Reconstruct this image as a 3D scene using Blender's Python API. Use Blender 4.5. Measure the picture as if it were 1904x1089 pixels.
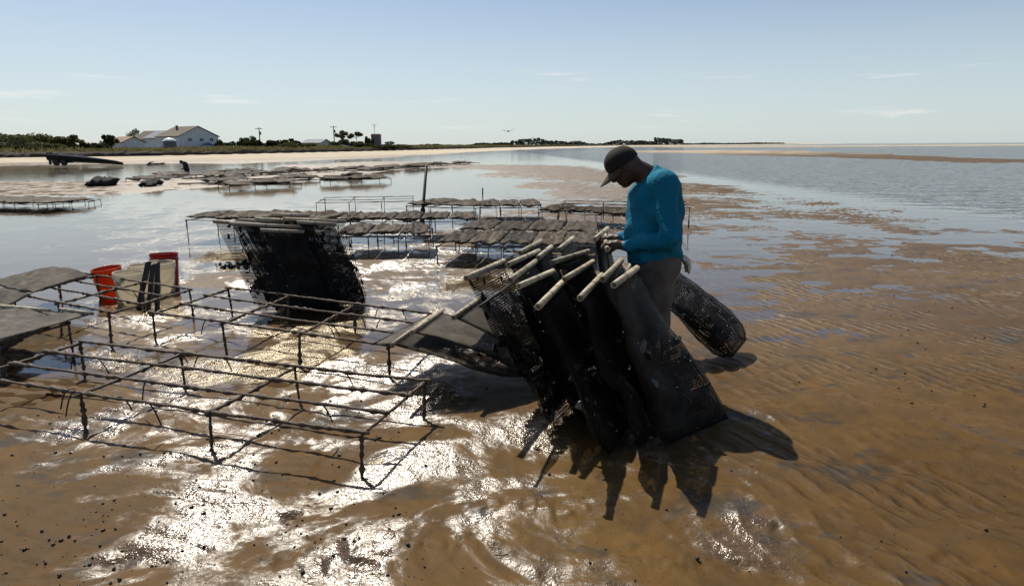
import bpy, math, random
import numpy as np
from mathutils import Vector, Matrix, Euler

# ------------------------------------------------------------------ camera, sky, sun, exposure
for o in list(bpy.data.objects): bpy.data.objects.remove(o)
SC = bpy.context.scene
COL = SC.collection
W0, H0, F0 = 1904.0, 1089.0, 1270.0            # photograph size and focal length in its pixels
CAM_Z = 1.635
PITCH, ROLL = math.radians(12.2), math.radians(-0.33)
cam_d = bpy.data.cameras.new('camera'); cam = bpy.data.objects.new('camera', cam_d); COL.objects.link(cam)
cam_d.sensor_width = 36.0; cam_d.lens = 36.0 * F0 / W0
cam_d.clip_start = 0.05; cam_d.clip_end = 30000.0
CAM_R = (Matrix.Rotation(math.pi / 2 - PITCH, 3, 'X') @ Matrix.Rotation(ROLL, 3, 'Z'))
cam.matrix_world = Matrix.Translation((0, 0, CAM_Z)) @ CAM_R.to_4x4()
SC.camera = cam

SUN_AZ, SUN_EL = math.radians(-30.0), math.radians(55.0)     # azimuth from +Y, clockwise positive
world = bpy.data.worlds.new('World'); SC.world = world; world.use_nodes = True
def build_world():
    nt = world.node_tree; N = nt.nodes; L = nt.links
    bg = N['Background']; bg.inputs['Strength'].default_value = 0.105
    sky = N.new('ShaderNodeTexSky'); sky.sky_type = 'NISHITA'; sky.sun_disc = False
    sky.sun_elevation = SUN_EL; sky.sun_rotation = SUN_AZ
    sky.altitude = 500; sky.air_density = 0.76; sky.dust_density = 1.0; sky.ozone_density = 0.3
    # thin wisps of cloud low over the horizon, fixed to the sky's own directions
    tc = N.new('ShaderNodeTexCoord'); sep = N.new('ShaderNodeSeparateXYZ'); L.new(tc.outputs['Generated'], sep.inputs[0])
    mp = N.new('ShaderNodeMapping'); mp.inputs['Scale'].default_value = (7.0, 7.0, 75.0); L.new(tc.outputs['Generated'], mp.inputs['Vector'])
    nz = N.new('ShaderNodeTexNoise'); nz.inputs['Scale'].default_value = 1.0; nz.inputs['Detail'].default_value = 6; nz.inputs['Roughness'].default_value = 0.62
    L.new(mp.outputs[0], nz.inputs['Vector'])
    r1 = N.new('ShaderNodeMapRange'); r1.inputs[1].default_value = 0.56; r1.inputs[2].default_value = 0.84; r1.interpolation_type = 'SMOOTHSTEP'
    L.new(nz.outputs[0], r1.inputs[0])
    r2 = N.new('ShaderNodeMapRange'); r2.inputs[1].default_value = 0.012; r2.inputs[2].default_value = 0.03; r2.interpolation_type = 'SMOOTHSTEP'; L.new(sep.outputs[2], r2.inputs[0])
    r3 = N.new('ShaderNodeMapRange'); r3.inputs[1].default_value = 0.085; r3.inputs[2].default_value = 0.12; r3.inputs[3].default_value = 1; r3.inputs[4].default_value = 0; r3.interpolation_type = 'SMOOTHSTEP'; L.new(sep.outputs[2], r3.inputs[0])
    m1 = N.new('ShaderNodeMath'); m1.operation = 'MULTIPLY'; L.new(r1.outputs[0], m1.inputs[0]); L.new(r2.outputs[0], m1.inputs[1])
    m2 = N.new('ShaderNodeMath'); m2.operation = 'MULTIPLY'; L.new(m1.outputs[0], m2.inputs[0]); L.new(r3.outputs[0], m2.inputs[1])
    m3 = N.new('ShaderNodeMath'); m3.operation = 'MULTIPLY'; m3.inputs[1].default_value = 0.75; L.new(m2.outputs[0], m3.inputs[0])
    hz = N.new('ShaderNodeMapRange'); hz.inputs[1].default_value = 0.0; hz.inputs[2].default_value = 0.29; hz.inputs[3].default_value = 0.70; hz.inputs[4].default_value = 0.0; hz.interpolation_type = 'SMOOTHSTEP'; L.new(sep.outputs[2], hz.inputs[0])
    hm_ = N.new('ShaderNodeMix'); hm_.data_type = 'RGBA'; L.new(hz.outputs[0], hm_.inputs[0]); L.new(sky.outputs[0], hm_.inputs[6]); hm_.inputs[7].default_value = (6.0, 6.85, 6.95, 1)
    mx = N.new('ShaderNodeMix'); mx.data_type = 'RGBA'; L.new(m3.outputs[0], mx.inputs[0]); L.new(hm_.outputs[2], mx.inputs[6]); mx.inputs[7].default_value = (9.2, 8.9, 8.5, 1)
    L.new(mx.outputs[2], bg.inputs['Color'])
build_world()
sun_d = bpy.data.lights.new('sun', 'SUN'); sun = bpy.data.objects.new('sun', sun_d); COL.objects.link(sun)
sun_d.energy = 4.8; sun_d.angle = math.radians(0.5); sun_d.color = (1.0, 0.92, 0.79)
SUN_DIR = Vector((math.sin(SUN_AZ) * math.cos(SUN_EL), math.cos(SUN_AZ) * math.cos(SUN_EL), math.sin(SUN_EL)))
sun.rotation_euler = (-SUN_DIR).to_track_quat('-Z', 'Y').to_euler(); sun.location = SUN_DIR * 50
SC.view_settings.view_transform = 'Standard'; SC.view_settings.look = 'None'
SC.view_settings.exposure = 0.0; SC.view_settings.gamma = 1.0; SC.view_settings.use_curve_mapping = False
SC.cycles.use_denoising = True
SC.cycles.max_bounces = 8; SC.cycles.transparent_max_bounces = 24; SC.cycles.caustics_reflective = False; SC.cycles.caustics_refractive = False
SC.cycles.sample_clamp_indirect = 4.0

# ------------------------------------------------------------------ measuring helpers: a photo pixel to a place on a level plane
def ray(px, py):
    return CAM_R @ Vector(((px - W0 / 2) / F0, -(py - H0 / 2) / F0, -1.0))
def at(px, py, z=0.0):
    d = ray(px, py); s = (z - CAM_Z) / d.z
    return Vector((d.x * s, d.y * s, z))
def atD(px, py, D):
    d = ray(px, py); s = D / d.y
    return Vector((d.x * s, D, CAM_Z + d.z * s))

# ------------------------------------------------------------------ object helpers
def tag(o, label=None, cat=None, group=None, kind=None):
    if label: o['label'] = label
    if cat: o['category'] = cat
    if group: o['group'] = group
    if kind: o['kind'] = kind
    return o
def empty(name, loc=(0, 0, 0), rz=0.0):
    o = bpy.data.objects.new(name, None); COL.objects.link(o); o.location = loc; o.rotation_euler = (0, 0, rz)
    o.empty_display_size = 0.1
    return o
def mesh(name, V, Fc, smooth=False, uv=None):
    me = bpy.data.meshes.new(name)
    me.from_pydata([tuple(v) for v in V], [], [tuple(f) for f in Fc])
    if smooth: me.polygons.foreach_set('use_smooth', [True] * len(me.polygons))
    if uv is not None:
        l = me.uv_layers.new(name='UVMap')
        idx = np.zeros(len(me.loops), dtype=np.int32); me.loops.foreach_get('vertex_index', idx)
        l.data.foreach_set('uv', np.asarray(uv, dtype=np.float32)[idx].ravel())
    me.update(); return me
def link(name, me, mat=None, parent=None):
    o = bpy.data.objects.new(name, me); COL.objects.link(o)
    if mat is not None and len(me.materials) == 0: me.materials.append(mat)
    if parent is not None: o.parent = parent
    return o
def obj(name, VF, mat, parent=None, smooth=False, uv=None):
    return link(name, mesh(name, VF[0], VF[1], smooth, uv), mat, parent)
def copy_tree(o, parent=None):
    c = o.copy(); COL.objects.link(c); c.parent = parent
    for ch in list(o.children): copy_tree(ch, c)
    return c
class MB:
    def __init__(s): s.V = []; s.F = []
    def add(s, VF):
        n = len(s.V); s.V += [tuple(v) for v in VF[0]]; s.F += [tuple(i + n for i in f) for f in VF[1]]; return s
    @property
    def vf(s): return (s.V, s.F)
def box(c, d, rz=0.0, M=None):
    V = []
    for z in (-.5, .5):
        for x, y in ((-.5, -.5), (.5, -.5), (.5, .5), (-.5, .5)):
            p = Vector((x * d[0], y * d[1], z * d[2]))
            if M is not None: p = M @ p
            elif rz: p = Matrix.Rotation(rz, 3, 'Z') @ p
            V.append(p + Vector(c))
    return V, [(3, 2, 1, 0), (4, 5, 6, 7), (0, 1, 5, 4), (1, 2, 6, 5), (2, 3, 7, 6), (3, 0, 4, 7)]
def tube(pts, rad, n=6, hollow=False):
    pts = [Vector(p) for p in pts]; m = len(pts)
    if not hasattr(rad, '__len__'): rad = [rad] * m
    V = []; Fc = []; prev = None
    for i, p in enumerate(pts):
        t = (pts[min(i + 1, m - 1)] - pts[max(i - 1, 0)]).normalized()
        if prev is None:
            a = t.cross(Vector((0, 0, 1)));
            if a.length < 1e-3: a = t.cross(Vector((1, 0, 0)))
            a.normalize()
        else:
            a = (prev - t * prev.dot(t)).normalized()
        prev = a; b = t.cross(a)
        for k in range(n):
            an = 2 * math.pi * k / n
            V.append(p + (a * math.cos(an) + b * math.sin(an)) * rad[i])
    for i in range(m - 1):
        for k in range(n):
            k2 = (k + 1) % n
            Fc.append((i * n + k, i * n + k2, (i + 1) * n + k2, (i + 1) * n + k))
    Fc.append(tuple(range(n))[::-1]); Fc.append(tuple((m - 1) * n + k for k in range(n)))
    return V, Fc
def lathe(prof, n=20):
    V = []; Fc = []
    for r, z in prof:
        for k in range(n):
            a = 2 * math.pi * k / n; V.append((r * math.cos(a), r * math.sin(a), z))
    for i in range(len(prof) - 1):
        for k in range(n):
            k2 = (k + 1) % n; Fc.append((i * n + k, i * n + k2, (i + 1) * n + k2, (i + 1) * n + k))
    return V, Fc

# ------------------------------------------------------------------ numpy noise
def vnoise(x, y, seed=0):
    ix = np.floor(x); iy = np.floor(y); fx = x - ix; fy = y - iy
    fx = fx * fx * fx * (fx * (fx * 6 - 15) + 10); fy = fy * fy * fy * (fy * (fy * 6 - 15) + 10)
    ix = ix.astype(np.int64); iy = iy.astype(np.int64)
    def h(a, b):
        n = (a * 374761393 + b * 668265263 + seed * 974634777) & 0xffffffff
        n = ((n ^ (n >> 13)) * 1274126177) & 0xffffffff
        n = n ^ (n >> 16)
        return (n & 0xffff) / 32767.5 - 1.0
    return (h(ix, iy) * (1 - fx) + h(ix + 1, iy) * fx) * (1 - fy) + (h(ix, iy + 1) * (1 - fx) + h(ix + 1, iy + 1) * fx) * fy
def fbm(x, y, seed=0, o=4, g=0.5):
    s = 0; a = 1.0
    for i in range(o):
        s = s + a * vnoise(x * 2 ** i + 17.3 * i, y * 2 ** i - 9.1 * i, seed + i); a *= g
    return s
def sstep(a, b, x):
    t = np.clip((x - a) / (b - a), 0, 1); return t * t * (3 - 2 * t)

# ------------------------------------------------------------------ materials
def mat(name, color, rough=0.7, spec=0.4, metal=0.0, noise=None, bump=None, coat=0.0, transl=0.0):
    """noise = (scale, dark colour, contrast), bump = (scale, distance)"""
    m = bpy.data.materials.new(name); m.use_nodes = True; nt = m.node_tree; N = nt.nodes; L = nt.links
    p = N['Principled BSDF']; p.inputs['Base Color'].default_value = (*color, 1); p.inputs['Roughness'].default_value = rough
    p.inputs['Specular IOR Level'].default_value = spec; p.inputs['Metallic'].default_value = metal
    p.inputs['Coat Weight'].default_value = coat
    tc = N.new('ShaderNodeTexCoord')
    if noise:
        n = N.new('ShaderNodeTexNoise'); n.inputs['Scale'].default_value = noise[0]; n.inputs['Detail'].default_value = 6; n.inputs['Roughness'].default_value = .65
        L.new(tc.outputs['Object'], n.inputs['Vector'])
        r = N.new('ShaderNodeMapRange'); c = noise[2]; r.inputs[1].default_value = .5 - c; r.inputs[2].default_value = .5 + c; L.new(n.outputs[0], r.inputs[0])
        mx = N.new('ShaderNodeMix'); mx.data_type = 'RGBA'; L.new(r.outputs[0], mx.inputs[0])
        mx.inputs[6].default_value = (*noise[1], 1); mx.inputs[7].default_value = (*color, 1); L.new(mx.outputs[2], p.inputs['Base Color'])
    if bump:
        n = N.new('ShaderNodeTexNoise'); n.inputs['Scale'].default_value = bump[0]; n.inputs['Detail'].default_value = 4; L.new(tc.outputs['Object'], n.inputs['Vector'])
        b = N.new('ShaderNodeBump'); b.inputs['Strength'].default_value = 1.0; b.inputs['Distance'].default_value = bump[1]
        L.new(n.outputs[0], b.inputs['Height']); L.new(b.outputs[0], p.inputs['Normal'])
    if transl:
        out = N['Material Output']; t = N.new('ShaderNodeBsdfTranslucent'); t.inputs[0].default_value = (*color, 1)
        ms = N.new('ShaderNodeMixShader'); ms.inputs[0].default_value = transl
        L.new(p.outputs[0], ms.inputs[1]); L.new(t.outputs[0], ms.inputs[2]); L.new(ms.outputs[0], out.inputs['Surface'])
    return m
def net_mat(name, color, dust, cover, cells=(36, 68), rough=.55):
    """knotted plastic mesh: strands on a grid over the bag's own UVs, holes between them"""
    m = bpy.data.materials.new(name); m.use_nodes = True; nt = m.node_tree; N = nt.nodes; L = nt.links
    p = N['Principled BSDF']; p.inputs['Roughness'].default_value = rough; p.inputs['Specular IOR Level'].default_value = .12
    tc = N.new('ShaderNodeTexCoord'); sp = N.new('ShaderNodeSeparateXYZ'); L.new(tc.outputs['UV'], sp.inputs[0])
    ds = []
    for i in range(2):
        a = N.new('ShaderNodeMath'); a.operation = 'MULTIPLY'; a.inputs[1].default_value = cells[i]; L.new(sp.outputs[i], a.inputs[0])
        f = N.new('ShaderNodeMath'); f.operation = 'FRACT'; L.new(a.outputs[0], f.inputs[0])
        g = N.new('ShaderNodeMath'); g.operation = 'LESS_THAN'; g.inputs[1].default_value = cover; L.new(f.outputs[0], g.inputs[0])
        ds.append(g)
    mx = N.new('ShaderNodeMath'); mx.operation = 'MAXIMUM'; L.new(ds[0].outputs[0], mx.inputs[0]); L.new(ds[1].outputs[0], mx.inputs[1])
    n = N.new('ShaderNodeTexNoise'); n.inputs['Scale'].default_value = 7; n.inputs['Detail'].default_value = 7; n.inputs['Roughness'].default_value = .7; L.new(tc.outputs['Object'], n.inputs['Vector'])
    r = N.new('ShaderNodeMapRange'); r.inputs[1].default_value = .38; r.inputs[2].default_value = .66; L.new(n.outputs[0], r.inputs[0])
    cm = N.new('ShaderNodeMix'); cm.data_type = 'RGBA'; L.new(r.outputs[0], cm.inputs[0]); cm.inputs[6].default_value = (*color, 1); cm.inputs[7].default_value = (*dust, 1)
    oi = N.new('ShaderNodeObjectInfo'); ov = N.new('ShaderNodeMapRange'); ov.inputs[3].default_value = .6; ov.inputs[4].default_value = 1.35; L.new(oi.outputs['Random'], ov.inputs[0])
    hv = N.new('ShaderNodeHueSaturation'); L.new(ov.outputs[0], hv.inputs['Value']); L.new(cm.outputs[2], hv.inputs['Color'])
    L.new(hv.outputs[0], p.inputs['Base Color'])
    # silt clogs some of the holes
    n2 = N.new('ShaderNodeTexNoise'); n2.inputs['Scale'].default_value = 16; n2.inputs['Detail'].default_value = 4; L.new(tc.outputs['Object'], n2.inputs['Vector'])
    r2 = N.new('ShaderNodeMath'); r2.operation = 'GREATER_THAN'; r2.inputs[1].default_value = .61; L.new(n2.outputs[0], r2.inputs[0])
    mm = N.new('ShaderNodeMath'); mm.operation = 'MAXIMUM'; L.new(mx.outputs[0], mm.inputs[0]); L.new(r2.outputs[0], mm.inputs[1])
    b = N.new('ShaderNodeBump'); b.inputs['Distance'].default_value = .004; b.inputs['Strength'].default_value = .7; L.new(n2.outputs[0], b.inputs['Height']); L.new(b.outputs[0], p.inputs['Normal'])
    t = N.new('ShaderNodeBsdfTransparent'); ms = N.new('ShaderNodeMixShader')
    L.new(mm.outputs[0], ms.inputs[0]); L.new(t.outputs[0], ms.inputs[1]); L.new(p.outputs[0], ms.inputs[2]); L.new(ms.outputs[0], N['Material Output'].inputs['Surface'])
    return m
M = {}
M['net'] = net_mat('black_net', (.008, .008, .008), (.030, .026, .020), .46)
M['net_open'] = net_mat('open_black_net', (.010, .010, .010), (.040, .035, .027), .27, (32, 60))
M['net_grey'] = net_mat('silted_net', (.055, .048, .038), (.12, .104, .08), .50)
M['net_dry'] = net_mat('dry_silted_net', (.045, .034, .021), (.135, .105, .068), .60)
M['pvc'] = mat('pvc', (.62, .55, .40), .5, noise=(22, (.26, .20, .11), .16))
def vary(m, lo, hi):      # each piece its own shade
    nt = m.node_tree; p = nt.nodes['Principled BSDF']; src = p.inputs['Base Color'].links[0].from_socket
    oi = nt.nodes.new('ShaderNodeObjectInfo'); r = nt.nodes.new('ShaderNodeMapRange'); r.inputs[3].default_value = lo; r.inputs[4].default_value = hi; nt.links.new(oi.outputs['Random'], r.inputs[0])
    h = nt.nodes.new('ShaderNodeHueSaturation'); nt.links.new(r.outputs[0], h.inputs['Value']); nt.links.new(src, h.inputs['Color']); nt.links.new(h.outputs[0], p.inputs['Base Color'])
vary(M['pvc'], .72, 1.15)
M['pvc_grey'] = mat('pvc_weathered', (.40, .35, .28), .6, noise=(9, (.24, .20, .15), .2))
M['band'] = mat('black_band', (.02, .02, .02), .6)
M['rebar'] = mat('fouled_rebar', (.15, .105, .066), .6, noise=(30, (.035, .027, .02), .16), bump=(120, .004))
M['rubber'] = mat('rubber', (.02, .018, .016), .6)
M['oyster'] = mat('oyster', (.045, .04, .032), .35, noise=(30, (.012, .011, .01), .2), bump=(60, .006))
M['pebble'] = mat('snail_shell', (.045, .038, .03), .4, noise=(40, (.01, .009, .008), .2))
M['wood'] = mat('wet_wood', (.055, .043, .032), .55, noise=(18, (.025, .02, .016), .2))
M['hull'] = mat('dark_hull', (.030, .029, .030), .5)
M['orange'] = mat('orange_plastic', (.68, .14, .03), .38, noise=(5, (.40, .055, .015), .25), transl=.45)
M['red'] = mat('red_plastic', (.42, .012, .014), .35, noise=(5, (.28, .010, .010), .25), transl=.2)
M['white_plastic'] = mat('white_plastic', (.84, .79, .68), .45, noise=(6, (.52, .44, .31), .2), transl=.5)
M['steel'] = mat('wire', (.35, .35, .35), .4, metal=1)
M['skin'] = mat('skin', (.075, .036, .021), .48, noise=(30, (.06, .028, .016), .25))
M['lip'] = mat('lip', (.09, .034, .026), .5)
M['eye'] = mat('eye', (.35, .33, .3), .3)
M['hair'] = mat('hair', (.012, .010, .009), .8, bump=(150, .002))
M['shirt'] = mat('teal_cotton', (.006, .185, .295), .85, .2, noise=(7, (.005, .13, .21), .18), bump=(26, .012), transl=.03)
M['trousers'] = mat('grey_brown_waders', (.15, .125, .097), .75, noise=(9, (.075, .06, .047), .2), bump=(160, .001))
M['cap'] = mat('dark_brown_cap', (.015, .011, .009), .85, bump=(250, .0008))
M['brim'] = mat('tan_brim', (.085, .062, .042), .8, noise=(20, (.04, .03, .02), .2))
M['boot'] = mat('rubber_boot', (.02, .024, .018), .4)
M['rag'] = mat('rag', (.72, .66, .54), .8, noise=(25, (.5, .34, .22), .12))
M['dark_cloth'] = mat('dark_cloth', (.018, .017, .018), .85)
M['siding'] = mat('white_siding', (.82, .83, .84), .6, noise=(1.2, (.62, .63, .65), .2))
M['cream'] = mat('cream_siding', (.60, .57, .50), .7)
M['roof_brown'] = mat('brown_shingle', (.16, .135, .10), .85, noise=(3, (.11, .09, .07), .2))
M['roof_grey'] = mat('grey_shingle', (.22, .235, .26), .7, noise=(3, (.16, .175, .2), .2))
M['roof_tan'] = mat('tan_shingle', (.34, .24, .16), .85, noise=(3, (.24, .17, .11), .2))
M['blue_roof'] = mat('blue_awning', (.10, .17, .34), .5)
M['glass'] = mat('window_glass', (.04, .05, .065), .08, .6)
M['trim'] = mat('white_trim', (.75, .75, .74), .5)
M['concrete'] = mat('grey_concrete', (.20, .20, .20), .85, noise=(2, (.14, .14, .14), .2))
M['dome'] = mat('white_dome', (.8, .8, .8), .35)
M['rust'] = mat('rust_band', (.30, .10, .05), .8)
M['pole'] = mat('pole_wood', (.10, .08, .065), .85)
M['bark'] = mat('bark', (.07, .055, .04), .9)
for i, c in enumerate(((.10, .105, .034), (.125, .115, .042), (.062, .070, .028), (.14, .12, .05))):
    M['leaf%d' % i] = mat('foliage_%d' % i, c, .7, .25, noise=(.8, tuple(v * .6 for v in c), .2), transl=.3)
M['marsh'] = mat('marsh_blades', (.24, .20, .085), .8, .2, noise=(.25, (.12, .12, .045), .15), transl=.35)
M['peat'] = mat('peat_bank', (.045, .036, .026), .9, noise=(.8, (.022, .018, .014), .2), bump=(3, .15))
M['far_leaf'] = mat('far_foliage', (.05, .06, .045), .9, .1)
M['bird'] = mat('gull_feathers', (.30, .30, .31), .7)

# ------------------------------------------------------------------ ground height
CP = [  # photo pixel, height of the bed above still water in cm
 (60,1060,3.2),(300,1060,3.2),(550,1060,3),(800,1060,3.4),(1050,1060,3),(1300,1060,2.6),(1550,1060,2.6),(1850,1060,3),
 (60,900,2.6),(300,900,2.4),(560,930,2.4),(800,900,2.8),(1000,900,2.4),(1200,930,2.4),(1450,930,2.6),(1700,930,2.2),(1880,900,2.6),
 (60,800,1.6),(250,800,1.4),(480,830,1.6),(640,850,1.4),(850,800,1.8),(1000,800,2),(1200,800,2),(1450,800,2.2),(1650,780,2.2),(1850,780,2),
 (60,720,0.5),(200,720,0.6),(330,740,0.8),(470,760,1),(620,770,1.2),(700,700,0.5),(760,740,1),
 (100,660,-2),(220,665,-2.2),(330,690,-1.2),(420,690,-1.3),(540,650,-1.5),(480,640,-1.2),(300,625,0.3),(240,610,0.6),(640,690,0.8),
 (620,640,-0.9),(560,600,-2.5),(450,580,-2),(420,610,-1),(690,590,-0.9),(720,600,0.1),(800,600,-0.5),(880,640,0.5),(950,620,0.5),
 (0,600,-3),(60,560,-5),(150,545,-5),(260,560,-2.5),(330,540,-0.6),(380,525,0.5),(430,515,0.3),(340,500,-2),(420,490,-1.5),
 (700,540,0.4),(760,520,0.5),(840,540,-1),(900,530,-0.9),(680,495,1.2),(760,492,1.2),(860,495,1),(980,500,0.6),
 (640,470,-0.3),(740,455,-0.2),(860,475,-0.2),(1000,470,0.2),(1050,420,0.8),(950,405,0.4),(1120,410,0.6),(1230,420,-0.1),
 (1300,700,1.6),(1450,700,1.5),(1600,680,1.6),(1750,665,0.9),(1880,690,1.3),(1350,620,1),(1500,610,0.8),(1650,600,0.9),(1800,600,0.7),(1890,610,0.5),
 (1300,540,-0.29),(1400,560,0.21),(1500,540,0.36),(1620,540,0.61),(1750,530,0.56),(1880,530,0.56),
 (1300,470,-0.59),(1400,480,-0.39),(1500,470,0.11),(1560,490,0.31),(1640,480,0.21),(1720,465,0.36),(1800,490,0.26),(1890,470,0.11),
 (1320,410,-0.19),(1420,420,-0.19),(1520,420,-0.24),(1620,430,-0.14),(1740,440,-0.29),(1880,440,-0.49),
 (1300,350,0.55),(1380,365,-0.1),(1480,380,-0.4),(1600,400,-0.49),(1300,380,0.35),
 (1400,335,-4),(1550,350,-5),(1700,370,-5),(1880,395,-4),(1300,312,-5),(1500,310,-7),(1700,330,-7),(1880,340,-8),(1880,312,-7),(1200,300,-4),(1280,297,-6),(1420,298,-6),(1560,302,-6),
 (930,312,0.95),(1000,315,1),(1080,325,0.9),(1160,330,0.8),(1000,345,0.75),(1100,360,0.7),(1220,345,0.6),(950,325,0.55),
 (860,300,-6),(900,345,-3),(860,360,-5),(930,365,-0.55),(970,380,-0.15),(1060,385,0.15),(860,385,-1.8),(750,395,-3),(650,395,-6),
 (0,450,-12),(120,420,-12),(260,430,-12),(330,460,-8),(300,380,-12),(450,365,-12),(600,355,-12),(780,340,-10),(720,365,-8),(480,420,-9),(560,440,-4),(380,400,-10),
 (0,400,-10),(100,390,-10),(0,480,-9),(200,480,-8),(900,287,-8),(1000,285,-8),(1100,288,-6),(800,320,-8),(700,345,-10),
 (0,345,2.6),(60,350,2.6),(180,352,2.6),(300,342,4.6),(420,335,4.6),(520,328,4.6),(620,318,4.6),(720,310,3.2),(800,303,2),(480,334,4),(560,326,4),(660,316,3.6),(640,340,-2),(560,346,-3),(380,330,4),(440,318,2.5),(560,309,2),(680,303,1.5),
 (60,330,-1.2),(200,322,-4),(352,317,-85),(352,313,-85),(335,316,-60),(370,314,-60),(480,304,-4),(600,300,-4),(720,294,-3),(820,288,-3),
 (1300,281,2.7),(1380,282,2.7),(1480,285,2.2),(1580,288,2.2),(1680,292,1.8),(1780,296,1.4),(1860,299,0.5),
 (1500,278,-6),(1650,282,-8),(1780,287,-8),(1890,291,-8),(1350,276,-5),(1200,278,-5),
]
_c = [at(px, py, 0.0) for px, py, _ in CP]
CT = np.array([c.x / c.y for c in _c]); CL = np.log(np.array([c.y for c in _c])); CZ = np.array([h for *_, h in CP]) / 100.0
BT = np.array([-2.0, -.9, -.75, -.6, -.5, -.4, -.3, -.2, -.12, -.05, .02, .10, .2, .38, .5, .9, 2.0])
BD = np.array([60, 84, 92, 98, 104, 118, 140, 172, 215, 280, 420, 620, 900, 1500, 3200, 9000, 12000])
def bank_D(t): return np.interp(t, BT, BD)
_r = random.Random(77)
PITS = []
for _k in range(64):
    _p = at(_r.uniform(500, 1900), _r.uniform(700, 1085)) if _k < 44 else at(_r.uniform(0, 900), _r.uniform(760, 1085))
    PITS.append((_p.x, _p.y, _r.uniform(.035, .062), _r.uniform(.008, .018), _r.uniform(0, 3.1)))
def zfun(X, Y, fine=True):
    X = np.atleast_1d(np.asarray(X, dtype=np.float64)); Y = np.atleast_1d(np.asarray(Y, dtype=np.float64))
    Yc = np.maximum(Y, 1.6); t = np.clip(X / Yc, -1.1, 1.1); l = np.log(Yc)
    z = np.zeros_like(X); ws = np.zeros_like(X)
    for i in range(len(CT)):
        w = 1.0 / (((t - CT[i]) * 3.2) ** 2 + ((l - CL[i]) * 2.0) ** 2 + .0025) ** 2
        z += w * CZ[i]; ws += w
    z /= ws
    far = sstep(6, 30, Yc)
    near = 1 - sstep(14, 60, Yc)
    # uneven bed: hummocks and hollows
    z += (.007 * fbm(X * .9, Y * 1.1, 3, 4) + .0035 * fbm(X * 3.3, Y * 4.2, 11, 3)) * (1 - .4 * far) + .004 * fbm(X * 2.2, Y * 5.0, 15, 3) * sstep(4.5, 7, Y) * (1 - sstep(40, 80, Y))
    # current ripples, in patches
    wx = .35 * fbm(X * .7, Y * .7, 21, 3); wy = fbm(X * 1.6, Y * 1.6, 25, 2)
    ph = (X * .93 + Y * .36 + wx * .7 + .03 * wy) * 2 * math.pi / .135
    cr = np.abs(np.sin(ph * .5 + .6 * wy)) ** .6
    patch = sstep(-.15, .45, fbm(X * .55 + 4.1, Y * .45, 33, 3))
    right = sstep(.6, 1.6, X - .12 * (Y - 4))
    z += .015 * (1 - cr) * patch * (.25 + .75 * right) * near
    ph2 = (X * .15 + Y * 1.0 + .5 * wx + .04 * wy) * 2 * math.pi / .12
    patch2 = sstep(-.2, .3, fbm(X * .6 - 7, Y * .6 + 3, 41, 3))
    z += .009 * (np.abs(np.sin(ph2 * .5 + .5 * wy)) ** .8 - .5) * patch2 * (1 - right) * near
    ph3 = (Y + .25 * X + .8 * wx) * 2 * math.pi / .30
    z += .004 * np.sin(ph3 + 2 * wy) * sstep(9, 14, Y) * (1 - sstep(40, 70, Yc))
    ni = np.where((Y < 6.0) & (Y > 1.0) & (np.abs(X) < 5))[0]; Xn = X[ni]; Yn = Y[ni]
    for fx, fy, fr, fd, fa in PITS:
        k = np.where((np.abs(Xn - fx) < fr * 5) & (np.abs(Yn - fy) < fr * 5))[0]
        if len(k) == 0: continue
        ux = Xn[k] - fx; uy = Yn[k] - fy
        dx = ux * math.cos(fa) + uy * math.sin(fa); dy = -ux * math.sin(fa) + uy * math.cos(fa)
        q = np.sqrt((dx / (fr * 2.1)) ** 2 + (dy / fr) ** 2); z[ni[k]] += fd * (-np.exp(-q ** 4) + .22 * np.exp(-((q - 1.25) / .28) ** 2)) * (.5 + .5 * vnoise(Xn[k] * 9, Yn[k] * 9, 83))
    cl = np.exp(-(((X - .12) / .30) ** 2 + ((Y - 2.83) / .10) ** 2)) + .7 * np.exp(-(((X - .75) / .35) ** 2 + ((Y - 2.42) / .07) ** 2)) + .6 * np.exp(-(((X + .25) / .4) ** 2 + ((Y - 2.55) / .08) ** 2))
    z += cl * (.010 + .022 * np.abs(fbm(X * 13, Y * 17, 61, 3)))
    if fine:
        z += .0022 * fbm(X * 14, Y * 14, 51, 2) * near
    # beach and land behind it
    D = bank_D(t); s = Yc / D
    beach = sstep(.47, .985, s + .03 * vnoise(X * .05, Y * .05, 71))
    bh = np.where(t < 0.0, .38, .30 + .0 * t)
    z = z * (1 - beach) + beach * bh
    lnd = sstep(.995, 1.03, s)
    z = np.where(s > .995, bh + lnd * (.62 + .10 * fbm(X * .04, Y * .04, 77, 2)), z)
    # the open bay on the far right drops under the tide
    bar = np.exp(-((l - math.log(430)) / .26) ** 2) * sstep(.12, .30, t); z = z * (1 - bar) + bar * (.05 + .03 * fbm(X * .012, Y * .02, 87, 3))
    bay = sstep(.33, .55, t) * sstep(560, 800, Yc)
    z = z * (1 - bay) - .3 * bay
    return z
def gz(x, y): return float(zfun([x], [y])[0])

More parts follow.
